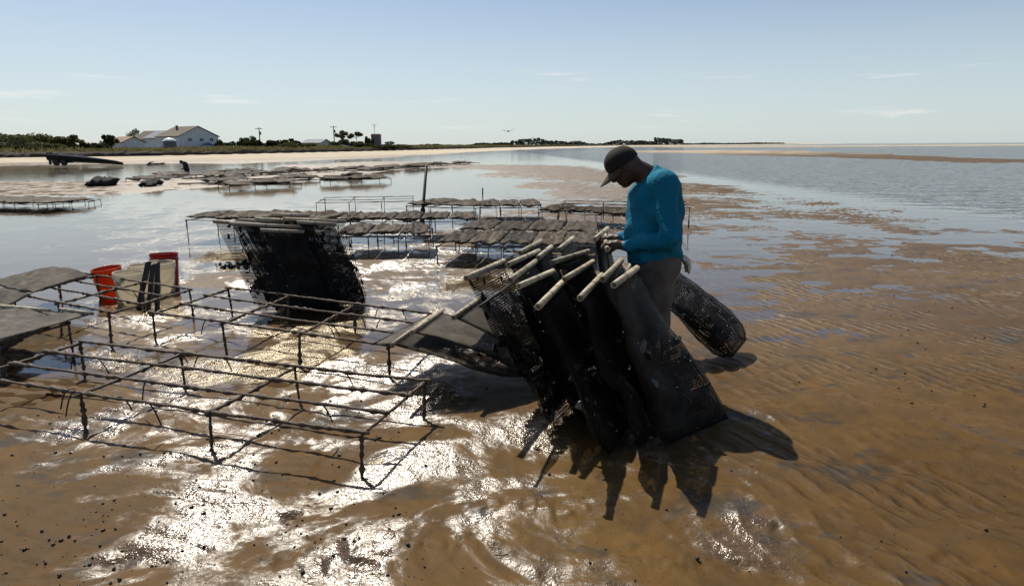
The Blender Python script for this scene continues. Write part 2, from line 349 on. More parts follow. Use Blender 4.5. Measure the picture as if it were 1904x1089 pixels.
def build_ground():
    r = [3.2]
    while r[-1] < 14: r.append(r[-1] * 1.0036)
    while r[-1] < 70: r.append(r[-1] * 1.0065)
    while r[-1] < 20000: r.append(r[-1] * 1.03)
    r = np.array([.2, 1.0, 2.0, 2.8] + r)
    a = np.concatenate([np.linspace(-math.pi, -.80, 40)[:-1], np.linspace(-.80, .80, 760), np.linspace(.80, math.pi, 40)[1:]])
    R, A = np.meshgrid(r, a, indexing='ij')
    X = R * np.sin(A); Y = R * np.cos(A) - 2.0
    Z = zfun(X.ravel(), Y.ravel())
    V = np.stack([X.ravel(), Y.ravel(), Z], 1).astype(np.float32)
    nr, na = R.shape
    i = (np.arange(nr - 1)[:, None] * na + np.arange(na - 1)[None, :]).ravel()
    Fq = np.stack([i, i + 1, i + na + 1, i + na], 1)[:, ::-1].astype(np.int32)
    me = bpy.data.meshes.new('ground')
    me.vertices.add(len(V)); me.vertices.foreach_set('co', V.ravel())
    me.loops.add(Fq.size); me.loops.foreach_set('vertex_index', Fq.ravel())
    me.polygons.add(len(Fq)); me.polygons.foreach_set('loop_start', np.arange(0, Fq.size, 4, dtype=np.int32))
    me.update(calc_edges=True)
    me.polygons.foreach_set('use_smooth', np.ones(len(Fq), dtype=bool))
    o = link('ground', me, sand_material()); o['kind'] = 'structure'
    return o

def sand_material():
    m = bpy.data.materials.new('wet_sand'); m.use_nodes = True; nt = m.node_tree; N = nt.nodes; L = nt.links
    p = N['Principled BSDF']; geo = N.new('ShaderNodeNewGeometry'); P = geo.outputs['Position']
    sp = N.new('ShaderNodeSeparateXYZ'); L.new(P, sp.inputs[0])
    def noise(scale, detail=4, rough=.55, vec=P, dist=0.0):
        n = N.new('ShaderNodeTexNoise'); n.inputs['Scale'].default_value = scale; n.inputs['Detail'].default_value = detail; n.inputs['Roughness'].default_value = rough
        n.inputs['Distortion'].default_value = dist; L.new(vec, n.inputs['Vector']); return n.outputs[0]
    def rng(v, a, b, c=0.0, d=1.0, smooth=True):
        r = N.new('ShaderNodeMapRange'); r.inputs[1].default_value = a; r.inputs[2].default_value = b; r.inputs[3].default_value = c; r.inputs[4].default_value = d
        if smooth: r.interpolation_type = 'SMOOTHSTEP'
        L.new(v, r.inputs[0]); return r.outputs[0]
    def mul(a, b, op='MULTIPLY'):
        q = N.new('ShaderNodeMath'); q.operation = op
        for k, v in enumerate((a, b)):
            if isinstance(v, (int, float)): q.inputs[k].default_value = v
            else: L.new(v, q.inputs[k])
        return q.outputs[0]
    def mix(f, a, b):
        q = N.new('ShaderNodeMix'); q.data_type = 'RGBA'
        if isinstance(f, float): q.inputs[0].default_value = f
        else: L.new(f, q.inputs[0])
        for k, v in ((6, a), (7, b)):
            if isinstance(v, tuple): q.inputs[k].default_value = (*v, 1)
            else: L.new(v, q.inputs[k])
        return q.outputs[2]
    big = noise(.55, 5, .6)
    mid = noise(3.2, 5, .6)
    c = mix(rng(big, .35, .65), (.110, .057, .014), (.160, .091, .026))
    c = mix(rng(mid, .42, .68, 0, .55), c, (.098, .054, .017))
    # dark organic mud in blotches
    mp = N.new('ShaderNodeMapping'); mp.inputs['Scale'].default_value = (1.0, 1.5, 1.0); mp.inputs['Rotation'].default_value = (0, 0, .3); L.new(P, mp.inputs[0])
    blot = noise(1.55, 7, .68, mp.outputs[0])
    c = mix(rng(blot, .548, .63, 0, .88), c, (.052, .043, .034))
    c = mix(rng(noise(6.5, 6, .7), .40, .66, 0, .45), c, (.062, .042, .020))
    c = mix(rng(noise(240, 2, .7), .35, .70, .30, 0.0), c, (.045, .030, .015))
    spk = noise(38, 2, .5)
    c = mix(rng(spk, .66, .73, 0, .75), c, (.03, .026, .022))
    # dry beach sand, then land
    z = sp.outputs[2]
    zb = mul(z, mul(rng(noise(.12, 4), .2, .8, -.06, .06), 1.0), 'ADD')
    zb = mul(zb, rng(sp.outputs[1], 60, 150, 0.0, .13), 'ADD')
    dry = rng(zb, .05, .22)
    c = mix(dry, c, mix(rng(noise(.2, 5), .35, .65), (.52, .43, .30), (.62, .53, .39)))
    lnd = rng(z, .46, .60)
    c = mix(lnd, c, mix(rng(noise(.15, 5), .4, .6), (.11, .095, .04), (.07, .075, .028)))
    L.new(c, p.inputs['Base Color'])
    # wet film: glassy and pitted in some patches, smooth and dull in others; it drains off the rippled bar to the right
    side = rng(mul(sp.outputs[0], mul(sp.outputs[1], -.16), 'ADD'), -.1, 1.3, .035, -.11)
    side = mul(side, rng(mul(sp.outputs[0], mul(sp.outputs[1], .55), 'ADD'), -1.2, .1, -.09, 0.0), 'ADD')
    side = mul(side, rng(sp.outputs[1], 15, 24, 0.0, .12), 'ADD')
    wet = mul(noise(1.25, 7, .68, P, .6), side, 'ADD')
    wet = mul(wet, rng(sp.outputs[1], 2.6, 3.6, -.03, 0.0), 'ADD')
    wetm = rng(wet, .480, .600)
    rough = mul(rng(wetm, 0, 1, .60, .21, False), rng(sp.outputs[1], 12, 26, 0.0, .40), 'ADD')
    rg = N.new('ShaderNodeMix'); rg.data_type = 'FLOAT'; L.new(dry, rg.inputs[0]); L.new(rough, rg.inputs[2]); rg.inputs[3].default_value = .95
    L.new(rg.outputs[0], p.inputs['Roughness'])
    L.new(mul(rng(wetm, 0, 1, .10, 1.0, False), rng(sp.outputs[1], 3.8, 7.0, 0.0, .32), 'ADD'), p.inputs['Specular IOR Level'])
    # relief: small lopsided current ripples with their long sides to the south-east, and pitting
    mp2 = N.new('ShaderNodeMapping'); mp2.inputs['Rotation'].default_value = (0, 0, .10); L.new(P, mp2.inputs[0])
    wv = N.new('ShaderNodeTexWave'); wv.wave_type = 'BANDS'; wv.bands_direction = 'Y'; wv.wave_profile = 'SAW'
    wv.inputs['Scale'].default_value = 5.0; wv.inputs['Distortion'].default_value = 2.1; wv.inputs['Detail'].default_value = 3.0; wv.inputs['Detail Scale'].default_value = .9; wv.inputs['Detail Roughness'].default_value = .55
    L.new(mp2.outputs[0], wv.inputs['Vector'])
    b0 = N.new('ShaderNodeBump'); b0.inputs['Distance'].default_value = .0185; L.new(wv.outputs['Fac'], b0.inputs['Height']); L.new(mul(rng(wetm, .12, .55), rng(noise(2.6, 3, .6), .30, .55, .45, 1.0)), b0.inputs['Strength'])
    patch = rng(wetm, 0, 1, .32, 1.0, False)
    mp3 = N.new('ShaderNodeMapping'); mp3.inputs['Rotation'].default_value = (0, 0, -.42); L.new(P, mp3.inputs[0])
    w2 = N.new('ShaderNodeTexWave'); w2.wave_type = 'BANDS'; w2.bands_direction = 'X'; w2.wave_profile = 'SIN'
    for k_, v_ in (('Scale', 2.9), ('Distortion', 9.5), ('Detail', 3.0), ('Detail Scale', .55), ('Detail Roughness', .6)): w2.inputs[k_].default_value = v_
    L.new(mp3.outputs[0], w2.inputs['Vector'])
    crest = N.new('ShaderNodeMath'); crest.operation = 'POWER'; L.new(w2.outputs['Fac'], crest.inputs[0]); crest.inputs[1].default_value = 2.2
    rmask = mul(rng(sp.outputs[0], .7, 1.7), mul(rng(noise(1.0, 6, .66, P, .6), .43, .60), mul(1.0, wetm, 'SUBTRACT')))
    b3 = N.new('ShaderNodeBump'); b3.inputs['Distance'].default_value = .021; L.new(crest.outputs[0], b3.inputs['Height']); L.new(rmask, b3.inputs['Strength']); L.new(b0.outputs[0], b3.inputs['Normal']); b0 = b3
    b1 = N.new('ShaderNodeBump'); b1.inputs['Distance'].default_value = .011; L.new(noise(15, 4, .6), b1.inputs['Height']); L.new(patch, b1.inputs['Strength']); L.new(b0.outputs[0], b1.inputs['Normal'])
    b2 = N.new('ShaderNodeBump'); b2.inputs['Distance'].default_value = .0036; L.new(noise(70, 3, .6), b2.inputs['Height']); L.new(patch, b2.inputs['Strength'])
    L.new(b1.outputs[0], b2.inputs['Normal']); L.new(b2.outputs[0], p.inputs['Normal'])
    return m

def build_water():
    m = bpy.data.materials.new('tide_water'); m.use_nodes = True; nt = m.node_tree; N = nt.nodes; L = nt.links
    N.remove(N['Principled BSDF'])
    geo = N.new('ShaderNodeNewGeometry'); P = geo.outputs['Position']; sp = N.new('ShaderNodeSeparateXYZ'); L.new(P, sp.inputs[0])
    def noise(scale, sx, sy, detail):
        mp = N.new('ShaderNodeMapping'); mp.inputs['Scale'].default_value = (sx, sy, 1); L.new(P, mp.inputs[0])
        n = N.new('ShaderNodeTexNoise'); n.inputs['Scale'].default_value = scale; n.inputs['Detail'].default_value = detail; L.new(mp.outputs[0], n.inputs['Vector']); return n.outputs[0]
    def math_(op, a, b):
        q = N.new('ShaderNodeMath'); q.operation = op
        for k, v in enumerate((a, b)):
            if isinstance(v, (int, float)): q.inputs[k].default_value = v
            else: L.new(v, q.inputs[k])
        return q.outputs[0]
    # wind reaches the channel on the right: line from the man's back to the lower right
    wl = math_('SUBTRACT', sp.outputs[0], math_('ADD', math_('MULTIPLY', sp.outputs[1], -.06), 12.0))
    side = N.new('ShaderNodeMapRange'); side.inputs[1].default_value = -1.2; side.inputs[2].default_value = 1.6; side.interpolation_type = 'SMOOTHSTEP'; L.new(wl, side.inputs[0])
    far = N.new('ShaderNodeMapRange'); far.inputs[1].default_value = 70.0; far.inputs[2].default_value = 150.0; L.new(sp.outputs[1], far.inputs[0])
    wind = math_('MAXIMUM', side.outputs[0], math_('MULTIPLY', far.outputs[0], .6))
    st = math_('ADD', math_('MULTIPLY', wind, .95), .03)
    b = N.new('ShaderNodeBump'); b.inputs['Distance'].default_value = .20
    L.new(noise(.9, 1, 2.0, 4), b.inputs['Height']); L.new(st, b.inputs['Strength'])
    b2 = N.new('ShaderNodeBump'); b2.inputs['Distance'].default_value = .03
    L.new(noise(5.0, 1, 1.7, 2), b2.inputs['Height']); L.new(st, b2.inputs['Strength']); L.new(b.outputs[0], b2.inputs['Normal'])
    fr = N.new('ShaderNodeFresnel'); fr.inputs['IOR'].default_value = 1.33; L.new(b2.outputs[0], fr.inputs['Normal'])
    t = N.new('ShaderNodeBsdfTransparent')
    tcx = N.new('ShaderNodeMix'); tcx.data_type = 'RGBA'; L.new(wind, tcx.inputs[0]); tcx.inputs[6].default_value = (.80, .76, .68, 1); tcx.inputs[7].default_value = (.50, .52, .54, 1); L.new(tcx.outputs[2], t.inputs[0])
    g = N.new('ShaderNodeBsdfGlossy'); g.inputs['Roughness'].default_value = .05; g.inputs['Color'].default_value = (1, 1, 1, 1); L.new(b2.outputs[0], g.inputs['Normal'])
    ms = N.new('ShaderNodeMixShader'); L.new(fr.outputs[0], ms.inputs[0]); L.new(t.outputs[0], ms.inputs[1]); L.new(g.outputs[0], ms.inputs[2])
    L.new(ms.outputs[0], N['Material Output'].inputs['Surface'])
    R = 20000.0
    o = obj('water', ([(-R, -60, 0), (R, -60, 0), (R, R, 0), (-R, R, 0)], [(0, 1, 2, 3)]), m)
    o['kind'] = 'structure'
build_ground()
build_water()

# ================================================================== oyster racks
def rod_vf(a, b, r=.0095, seed=0, lump=.5, step=.032, n=6, sag=.0):
    rs = random.Random(seed); a = Vector(a); b = Vector(b); L = (b - a).length; m = max(2, int(L / step) + 1)
    P = []; R = []; ox = oy = 0.0
    for i in range(m):
        t = i / (m - 1); ox = ox * .8 + rs.uniform(-.0016, .0016); oy = oy * .8 + rs.uniform(-.0016, .0016)
        P.append(a.lerp(b, t) + Vector((ox, oy * .5, oy - sag * math.sin(math.pi * t))))
        R.append(r * (.85 + (rs.random() ** 4) * 2.6 * lump))
    return tube(P, R, n)
def rack(nl, nr, fl, fr, h, label, group, nbar=4, cross=(0, 1/3., 2/3., 1), seed=0, legs=True, hooks=6, r=.0095, zfoot=None, step=.032, n=6):
    """nl..fr: corners of the top (near/far, left/right); rods run left-right, crossbars near-far, legs under the crossings"""
    rs = random.Random(seed)
    nl, nr, fl, fr = [Vector((p[0], p[1], 0)) for p in (nl, nr, fl, fr)]
    c = (nl + nr + fl + fr) / 4; root = empty('oyster_rack', (c.x, c.y, 0)); tag(root, label, 'rack', group)
    up = Vector((0, 0, h)); Pt = lambda u, v: (nl.lerp(nr, u)).lerp(fl.lerp(fr, u), v) - c + up
    for i in range(nbar):
        v = i / (nbar - 1)
        ext = [rs.uniform(0, .05), rs.uniform(0, .05)]
        a = Pt(0, v); b = Pt(1, v); d = (b - a).normalized()
        obj('rod', rod_vf(a - d * ext[0], b + d * ext[1], r, seed * 31 + i, sag=rs.uniform(-.004, .014), step=step, n=n), M['rebar'], root, True)
    for j, u in enumerate(cross):
        off = Vector((0, 0, -r * 1.6))
        obj('crossbar', rod_vf(Pt(u, -.03) + off, Pt(u, 1.03) + off, r * 1.05, seed * 57 + j, step=step, n=n), M['rebar'], root, True)
        if legs:
            for v in (0, 1):
                p = Pt(u, v); w = p + c; g = gz(w.x, w.y)
                e = Vector((p.x + rs.uniform(-.02, .02), p.y + rs.uniform(-.02, .02), min(g, 0.0) - .06))
                obj('leg', rod_vf(p, e, r * 1.0, seed * 91 + j * 2 + int(v), .5, step=step * .6, n=n), M['rebar'], root, True)
    for k in range(hooks):
        u = rs.uniform(.05, .98); v = rs.randrange(nbar) / (nbar - 1); p = Pt(u, v); q = p + Vector((rs.uniform(.05, .09) * rs.choice((-1, 1)), rs.uniform(-.03, .03), -rs.uniform(.08, .15)))
        top = (p + q) / 2 + Vector((0, 0, rs.uniform(.05, .08)))
        pts = [p * (1 - t) ** 2 + top * 2 * t * (1 - t) + q * t * t for t in [i / 7 for i in range(8)]]
        obj('hook', tube(pts, .0045, 5), M['rubber'], root, True)
    return root, (lambda u, v, dz=0.0: Pt(u, v) + c + Vector((0, 0, dz)))

H1 = .255
pA = at(672, 803, H1); pB = at(790, 707, H1); pC = at(145, 727, H1)
d1 = (pC - pA); d1.normalize(); w1 = pB - pA
r1L = 2.78
rack1, R1 = rack(pA + d1 * r1L, pA, pB + d1 * r1L, pB, H1, 'empty rusty rebar rack nearest the camera with four long rods', 'empty racks in front', seed=1, hooks=12)
pM0 = at(284, 581, H1); pM1 = at(424, 535, H1); pM2 = at(722, 642, H1); pM3 = at(797, 582, H1)
rackM, RM = rack(pM0, pM2, pM1, pM3, H1, 'empty rebar rack running in front of the tall black upright bags', 'empty racks in front', seed=2, hooks=9)
pL0 = at(203, 584, H1); pL1 = at(352, 541, H1); dL = (pM0 - pM2).normalized(); dL = (dL + Vector((0, .10, 0))).normalized()
rackL, RL = rack(pL0 + dL * 2.4, pL0, pL1 + dL * 2.4, pL1, H1 + .02, 'rebar rack in front of the plastic buckets, half under grey bags', 'empty racks in front', seed=3, hooks=4)
pK0 = at(-5, 634, H1 + .02); pK1 = at(126, 599, H1 + .02)
rackK, RK = rack(pK0 + d1 * 2.3, pK0, pK1 + d1 * 2.3, pK1, H1 + .02, 'rebar rack at the left frame edge, under a flat grey bag with white tubes', 'empty racks in front', seed=4, hooks=3)

# ================================================================== mesh bags
def bag_grid(tn, tf, bf, bn, bulge, seed=0, belly=0.0, nu=11, nv=19, flat=False, lump=.010, wav=.012):
    """two sheets of net between four corners (top-near, top-far, bottom-far, bottom-near)"""
    tn, tf, bf, bn = [np.array(p, dtype=float) for p in (tn, tf, bf, bn)]
    u = np.linspace(0, 1, nu); v = np.linspace(0, 1, nv); U, Vv = np.meshgrid(u, v, indexing='ij')
    rn = sstep(.80, 1.0, Vv) ** 2 * (.0 if flat else .16); U0 = U; U = .5 + (U - .5) * (1 - rn * np.abs(2 * U - 1) ** 2)
    C = (tn[None, None] * ((1 - U) * (1 - Vv))[..., None] + tf * (U * (1 - Vv))[..., None] + bf * (U * Vv)[..., None] + bn * ((1 - U) * Vv)[..., None])
    n = np.cross(tf - tn + bf - bn, bn - tn + bf - tf); n /= np.linalg.norm(n)
    if n[2] < 0: n = -n
    C += n * (belly * np.sin(np.pi * Vv) + wav * fbm(U * 2.2 + seed * 3.7, Vv * 3.0 + seed, seed + 5, 3) * np.sin(np.pi * np.clip(Vv * 1.0, 0, 1)))[..., None]
    U = U0; eu = np.clip(1 - (2 * U - 1) ** 4, 0, 1) ** .55
    if flat: prof = np.clip(1 - (2 * Vv - 1) ** 6, 0, 1) ** .6
    else: prof = (.12 + .88 * sstep(.15, .85, Vv)) * np.clip((1 - Vv) / .10, 0, 1) ** .5 * np.clip(Vv / .06, 0, 1) ** .6
    T = bulge * eu * prof * (.5)
    sheets = []
    for sgn, sd in ((1, 7), (-1, 13)):
        lum = lump * fbm(U * 6 + seed * 1.3, Vv * 10 + sd, seed + sd, 3) * np.clip(T / (bulge * .5 + 1e-6), 0, 1)
        sheets.append(C + n * (sgn * T + lum)[..., None])
    P = np.concatenate([s.reshape(-1, 3) for s in sheets]); uv = np.concatenate([np.stack([U, Vv], -1).reshape(-1, 2)] * 2)
    Fc = []
    idx = lambda s, i, j: s * nu * nv + i * nv + j
    for i in range(nu - 1):
        for j in range(nv - 1):
            Fc.append((idx(0, i, j), idx(0, i + 1, j), idx(0, i + 1, j + 1), idx(0, i, j + 1)))
            Fc.append((idx(1, i, j), idx(1, i, j + 1), idx(1, i + 1, j + 1), idx(1, i + 1, j)))
    for j in range(nv - 1):
        Fc.append((idx(0, 0, j), idx(0, 0, j + 1), idx(1, 0, j + 1), idx(1, 0, j)))
        Fc.append((idx(0, nu - 1, j + 1), idx(0, nu - 1, j), idx(1, nu - 1, j), idx(1, nu - 1, j + 1)))
    for i in range(nu - 1):
        Fc.append((idx(0, i + 1, 0), idx(0, i, 0), idx(1, i, 0), idx(1, i + 1, 0)))
        Fc.append((idx(0, i, nv - 1), idx(0, i + 1, nv - 1), idx(1, i + 1, nv - 1), idx(1, i, nv - 1)))
    return P, Fc, uv, C, T, n
ICO = None
def ico():
    global ICO
    if ICO is None:
        import bmesh
        bm = bmesh.new(); bmesh.ops.create_icosphere(bm, subdivisions=1, radius=1)
        ICO = (np.array([v.co[:] for v in bm.verts]), [tuple(v.index for v in f.verts) for f in bm.faces]); bm.free()
    return ICO
def pvc_vf(a, b, r=.020):
    a = Vector(a); b = Vector(b); d = (b - a).normalized(); n = 10
    ring = [(a + d * .03, r * .72), (a, r * .72), (a, r), (a.lerp(b, .5), r), (b, r), (b, r * .72), (b - d * .03, r * .72)]
    return tube([p for p, _ in ring], [q for _, q in ring], n) if False else _ringtube(ring, d, n)
def _ringtube(ring, d, n):
    s = d.cross(Vector((0, 0, 1))).normalized(); t = d.cross(s); V = []; Fc = []
    for p, r in ring:
        for k in range(n):
            an = 2 * math.pi * k / n; V.append(p + (s * math.cos(an) + t * math.sin(an)) * r)
    for i in range(len(ring) - 1):
        for k in range(n):
            k2 = (k + 1) % n; Fc.append((i * n + k, i * n + k2, (i + 1) * n + k2, (i + 1) * n + k))
    Fc.append(tuple(range(n))[::-1]); Fc.append(tuple((len(ring) - 1) * n + k for k in range(n)))
    return V, Fc
def bag(tn, tf, bf, bn, label, group, bulge=.11, seed=0, belly=0.0, net='net', tube_m='pvc', tube_r=.0175, oysters=34, flat=False, bands=True, tube_over=(.02, .02), tube_at='top', nu=11, nv=19, lump=.010, wav=.012):
    P, Fc, uv, C, T, n = bag_grid(tn, tf, bf, bn, bulge, seed, belly, nu, nv, flat, lump, wav)
    c = (Vector(bn) + Vector(bf)) / 2
    if flat: c = (Vector(bn) + Vector(bf) + Vector(tn) + Vector(tf)) / 4
    root = empty('mesh_bag', c); tag(root, label, 'mesh bag', group)
    obj('net', (P - np.array(c), Fc), M[net], root, True, uv)
    if tube_m:
        a, b = Vector(tn) - c, Vector(tf) - c; d = (b - a).normalized()
        lift = Vector((0, 0, .006))
        tb = obj('tube', pvc_vf(a - d * tube_over[0] + lift, b + d * tube_over[1] + lift, tube_r), M[tube_m], root, True)
        if bands:
            rs = random.Random(seed + 99)
            q = a.lerp(b, rs.uniform(.42, .58)) + lift
            obj('band', _ringtube([(q - d * .004, tube_r * .9), (q - d * .004, tube_r * 1.07), (q + d * .004, tube_r * 1.07), (q + d * .004, tube_r * .9)], d, 10), M['band'], tb, True)
    if oysters:
        rs = np.random.RandomState(seed + 500); iv, fi = ico(); V = []; Fq = []
        nu_, nv_ = C.shape[:2]
        for k in range(oysters):
            i = rs.randint(2, nu_ - 2); j = int(nv_ * (1 - .48 * rs.rand() ** 1.4)) - 2; j = max(2, min(nv_ - 4, j))
            if flat: j = rs.randint(1, nv_ - 1)
            ctr = C[i, j] + n * T[i, j] * rs.uniform(-.55, .55)
            A = np.linalg.qr(rs.randn(3, 3))[0]; sc = np.array([.05, .032, .015]) * rs.uniform(.8, 1.25)
            o = len(V) * 0 + sum(len(x) for x in V)
            V.append((iv * (1 + .22 * rs.randn(len(iv), 1)) * sc) @ A.T + ctr - np.array(c)); Fq += [tuple(q + o for q in f) for f in fi]
        ob = obj('oysters', (np.concatenate(V), Fq), M['oyster'], root); ob['kind'] = 'stuff'
    return root

# --- the leaning pile beside the man: tubes measured in the photograph at z = .88, feet on the sand
ZT = .88
def tilt(tn, tf, dxn, dyn, dxf=None, dyf=None, zb=.03):
    dxf = dxn if dxf is None else dxf; dyf = dyn if dyf is None else dyf
    bn = Vector((tn.x + dxn, tn.y + dyn, zb)); bf = Vector((tf.x + dxf, tf.y + dyf, zb)); return bf, bn
PG = 'upright bags leaning in the pile beside the man'
pile = [ # near end px, far end px, z, (near foot dx,dy), (far foot dx,dy), label, bulge, net
 ((869,518),(947,482),.88,(.46,.06),(.48,.00),'black mesh bag whose long cream tube is the leftmost upright one of the pile','net_open',.07),
 ((947,493),(1000,469),.90,(.46,.06),(.48,.0),'black mesh bag with cream tube just behind the topmost left corner of the pile','net',.09),
 ((950,522),(1002,483),.90,(.42,.02),(.44,-.04),'black mesh bag with steep cream tube, second upright from the left of the pile','net',.10),
 ((967,533),(1026,507),.88,(.42,.0),(.46,-.02),'black mesh bag with cream tube lying flat-angled in the left middle of the pile','net',.11),
 ((1002,571),(1045,527),.86,(.36,.04),(.42,-.02),'black mesh bag with the lowest steep cream tube at the front of the pile','net',.10),
 ((968,471),(1005,450),.90,(.42,.0),(.42,.0),'black mesh bag with short cream tube at the top back left of the pile','net',.09),
 ((1002,480),(1024,461),.90,(.42,.0),(.42,.0),'black mesh bag with a short steep tube among the back bags of the pile','net',.09),
 ((1029,489),(1092,469),.88,(.40,.05),(.42,.0),'black mesh bag with the most level cream tube, below the man\'s hands','net',.10),
 ((1040,465),(1066,443),.90,(.38,.0),(.40,.0),'black mesh bag with a short cream tube at the back, nearest the silted covered rack','net',.09),
 ((1051,520),(1106,486),.88,(.36,.02),(.42,-.02),'black mesh bag with cream tube in the centre of the pile','net',.11),
 ((1080,555),(1125,507),.88,(.32,.06),(.46,.02),'black mesh bag with long steep cream tube at the front right of the pile','net',.10),
 ((1122,520),(1158,483),.93,(.30,.03),(.50,.02),'black mesh bag with thick cream tube just in front of the man\'s trousers','net',.10),
 ((1143,531),(1183,501),.95,(.28,.10),(.64,.10),'black mesh bag with cream tube farthest right, in front of the man\'s legs','net',.12),
]
for i, (a, b, z, dn, df, lab, net, bul) in enumerate(pile):
    tn = at(*a, z); tf = at(*b, z)
    ln = (tf - tn)
    if ln.length > .60: tf = tn + ln * (.60 / ln.length)
    bf, bn = tilt(tn, tf, dn[0], dn[1], df[0], df[1])
    bag(tn, tf, bf, bn, lab, PG, bulge=bul, seed=10 + i, belly=-.03 + .015 * (i % 3), net=net, oysters=40, wav=.045)
# bag without a tube, its rim roped
tn, tf = at(895, 570, .80), at(950, 530, .80); bf, bn = tilt(tn, tf, .38, .16, .42, .04)
b17 = bag(tn, tf, bf, bn, 'black mesh bag with a dark roped rim and no tube, left front of the pile', PG, bulge=.11, seed=40, belly=.05, net='net_open', tube_m='wood', tube_r=.008, bands=False, oysters=46)
# two bags slumped down to the left, over the end of the rack
tn, tf = at(845, 591, .55), at(892, 556, .55); bf, bn = tilt(tn, tf, .70, .10, .70, .05)
bag(tn, tf, bf, bn, 'greyish mesh bag slumped low with a cream tube, right of the lowest tube', PG, bulge=.07, seed=41, belly=.04, net='net_grey', oysters=20)
tn, tf = at(768, 619, .44), at(828, 574, .44); tf = tn + (tf - tn) * .85; bf, bn = tilt(tn, tf, .80, -.06, .80, -.12, .10)
bag(tn, tf, bf, bn, 'greyish mesh bag lying lowest with the lowest cream tube, over the rack end', PG, bulge=.05, seed=42, belly=.05, net='net_grey', oysters=12)
tn, tf = at(731, 641, .40), at(800, 590, .40); bf, bn = tilt(tn, tf, .80, -.02, .80, -.05, .16)
bag(tn, tf, bf, bn, 'thin greyish mesh bag under the lowest bag, its thin tube to the left', PG, bulge=.03, seed=43, belly=.0, net='net_grey', tube_r=.013, oysters=0)
a = at(688, 641, .30); b = at(790, 588, .33); cdir = Vector((.85, -.12, 0))
bag(a, b, b + cdir, a + cdir, 'flat translucent grey bag spread over the right end of the middle rack', PG, bulge=.02, seed=44, net='net_grey', tube_m=None, oysters=0, flat=True)
# long bag behind the man, tipped over to the left
bag((.85, 5.02, .64), (1.05, 5.55, .88), (1.90, 5.30, .10), (1.62, 4.86, .06), 'plump dark bag sloping down behind the man to the wet sand', PG, bulge=.22, seed=45, net='net', oysters=60, belly=.03)

# --- the upright group beyond the middle rack
UG = 'upright bags beyond the middle rack'
up = [ # top left px, top right px, z, foot shift x, y, label, oysters, tube
 ((400,413),(480,418),.86,.40,.00,'see-through black bag at the left end of the upright row','net_open'),
 ((448,410),(520,413),.86,.36,.10,'black bag with a weathered tube, second in the upright row from the left','net'),
 ((432,417),(556,423),.85,.36,-.05,'black bag with the long front tube in the upright row','net'),
 ((478,408),(578,413),.86,.32,.15,'black bag behind the middle of the upright row','net'),
 ((510,400),(572,402),.88,.30,.25,'black bag with the highest tube of the upright row','net'),
 ((488,429),(562,432),.84,.30,-.15,'black bag with a short low tube at the front of the upright row','net'),
 ((530,408),(640,413),.86,.24,.08,'see-through black bag with pale tube at the right end of the upright row','net_open'),
 ((556,414),(622,418),.85,.26,.0,'black bag right of the long front tube in the upright row','net'),
]
for i, (a, b, z, dx, dy, lab, net) in enumerate(up):
    tn = at(*a, z); tf = at(*b, z); D = 6.9 + .1 * dy
    tn = atD(*a, 6.85 + dy); tf = atD(*b, 6.95 + dy)
    tn.z = max(.78, min(.95, tn.z)); tf.z = max(.78, min(.95, tf.z))
    bf, bn = Vector((tf.x + dx, tf.y - .05 + .25 * (i % 2), .0)), Vector((tn.x + dx, tn.y - .1 + .2 * (i % 2), .0))
    bag(tn, tf, bf, bn, lab, UG, bulge=.09, seed=60 + i, net=net, tube_m='pvc_grey' if i % 3 else 'pvc', tube_r=.018, oysters=22, wav=.03)

# --- flat bags
FG = 'flat bags on the racks'
def flat_bag_corners(R, u0, u1, v0, v1, dz):
    return R(u0, v0, dz), R(u0, v1, dz), R(u1, v1, dz), R(u1, v0, dz)
z3 = .035
def quad_bag(p, lab, seed, bulge=.07, net='net_dry', tube_m=None, group=FG, lump=.012, wav=.02):
    return bag(*p, lab, group, bulge=bulge, seed=seed, net=net, tube_m=tube_m, oysters=0, flat=True, bands=False, tube_r=.014, nu=19, nv=25, lump=lump, wav=wav)
# on the two racks at the left edge
k = [at(172, 584, .30), at(0, 633, .29)]; e = d1 * .98
quad_bag((k[0], k[1], k[1] + e, k[0] + e), 'flat grey bag with a white tube edge at the left frame edge', 81, .035, 'net_grey', None, lump=.012, wav=.03)
tb = bpy.context.scene.objects
kx = Vector((-.92, .22, 0))
for j, (a, b) in enumerate((((0, 568), (92, 577)), ((112, 574), (172, 583)))):
    A = at(*a, .325); B = at(*b, .325)
    t_ = obj('bag_tube', pvc_vf(A - (A + B) / 2, B - (A + B) / 2, .014), M['pvc'], None, True); t_.location = (A + B) / 2
    tag(t_, ('white closing tube lying on the grey bag at the left frame edge' if j == 0 else 'white closing tube pointing at the tip of the left-edge grey bag'), 'tube', 'loose tubes on the left bag')
l0 = at(172, 511, .30); l1 = at(60, 545, .30); l2 = at(0, 578, .29); eL = dL * .95
quad_bag((l0, l1, l1 + eL, l0 + eL), 'flat brown-grey bag pointing at the buckets on the left rack', 82, .05, 'net_dry', lump=.014, wav=.032)
quad_bag((l1 + Vector((.02, -.03, .0)), l2, l2 + eL, l1 + eL + Vector((0, -.03, 0))), 'flat brown-grey bag at the near side of the left rack', 83, .05, 'net_dry', lump=.014, wav=.032)

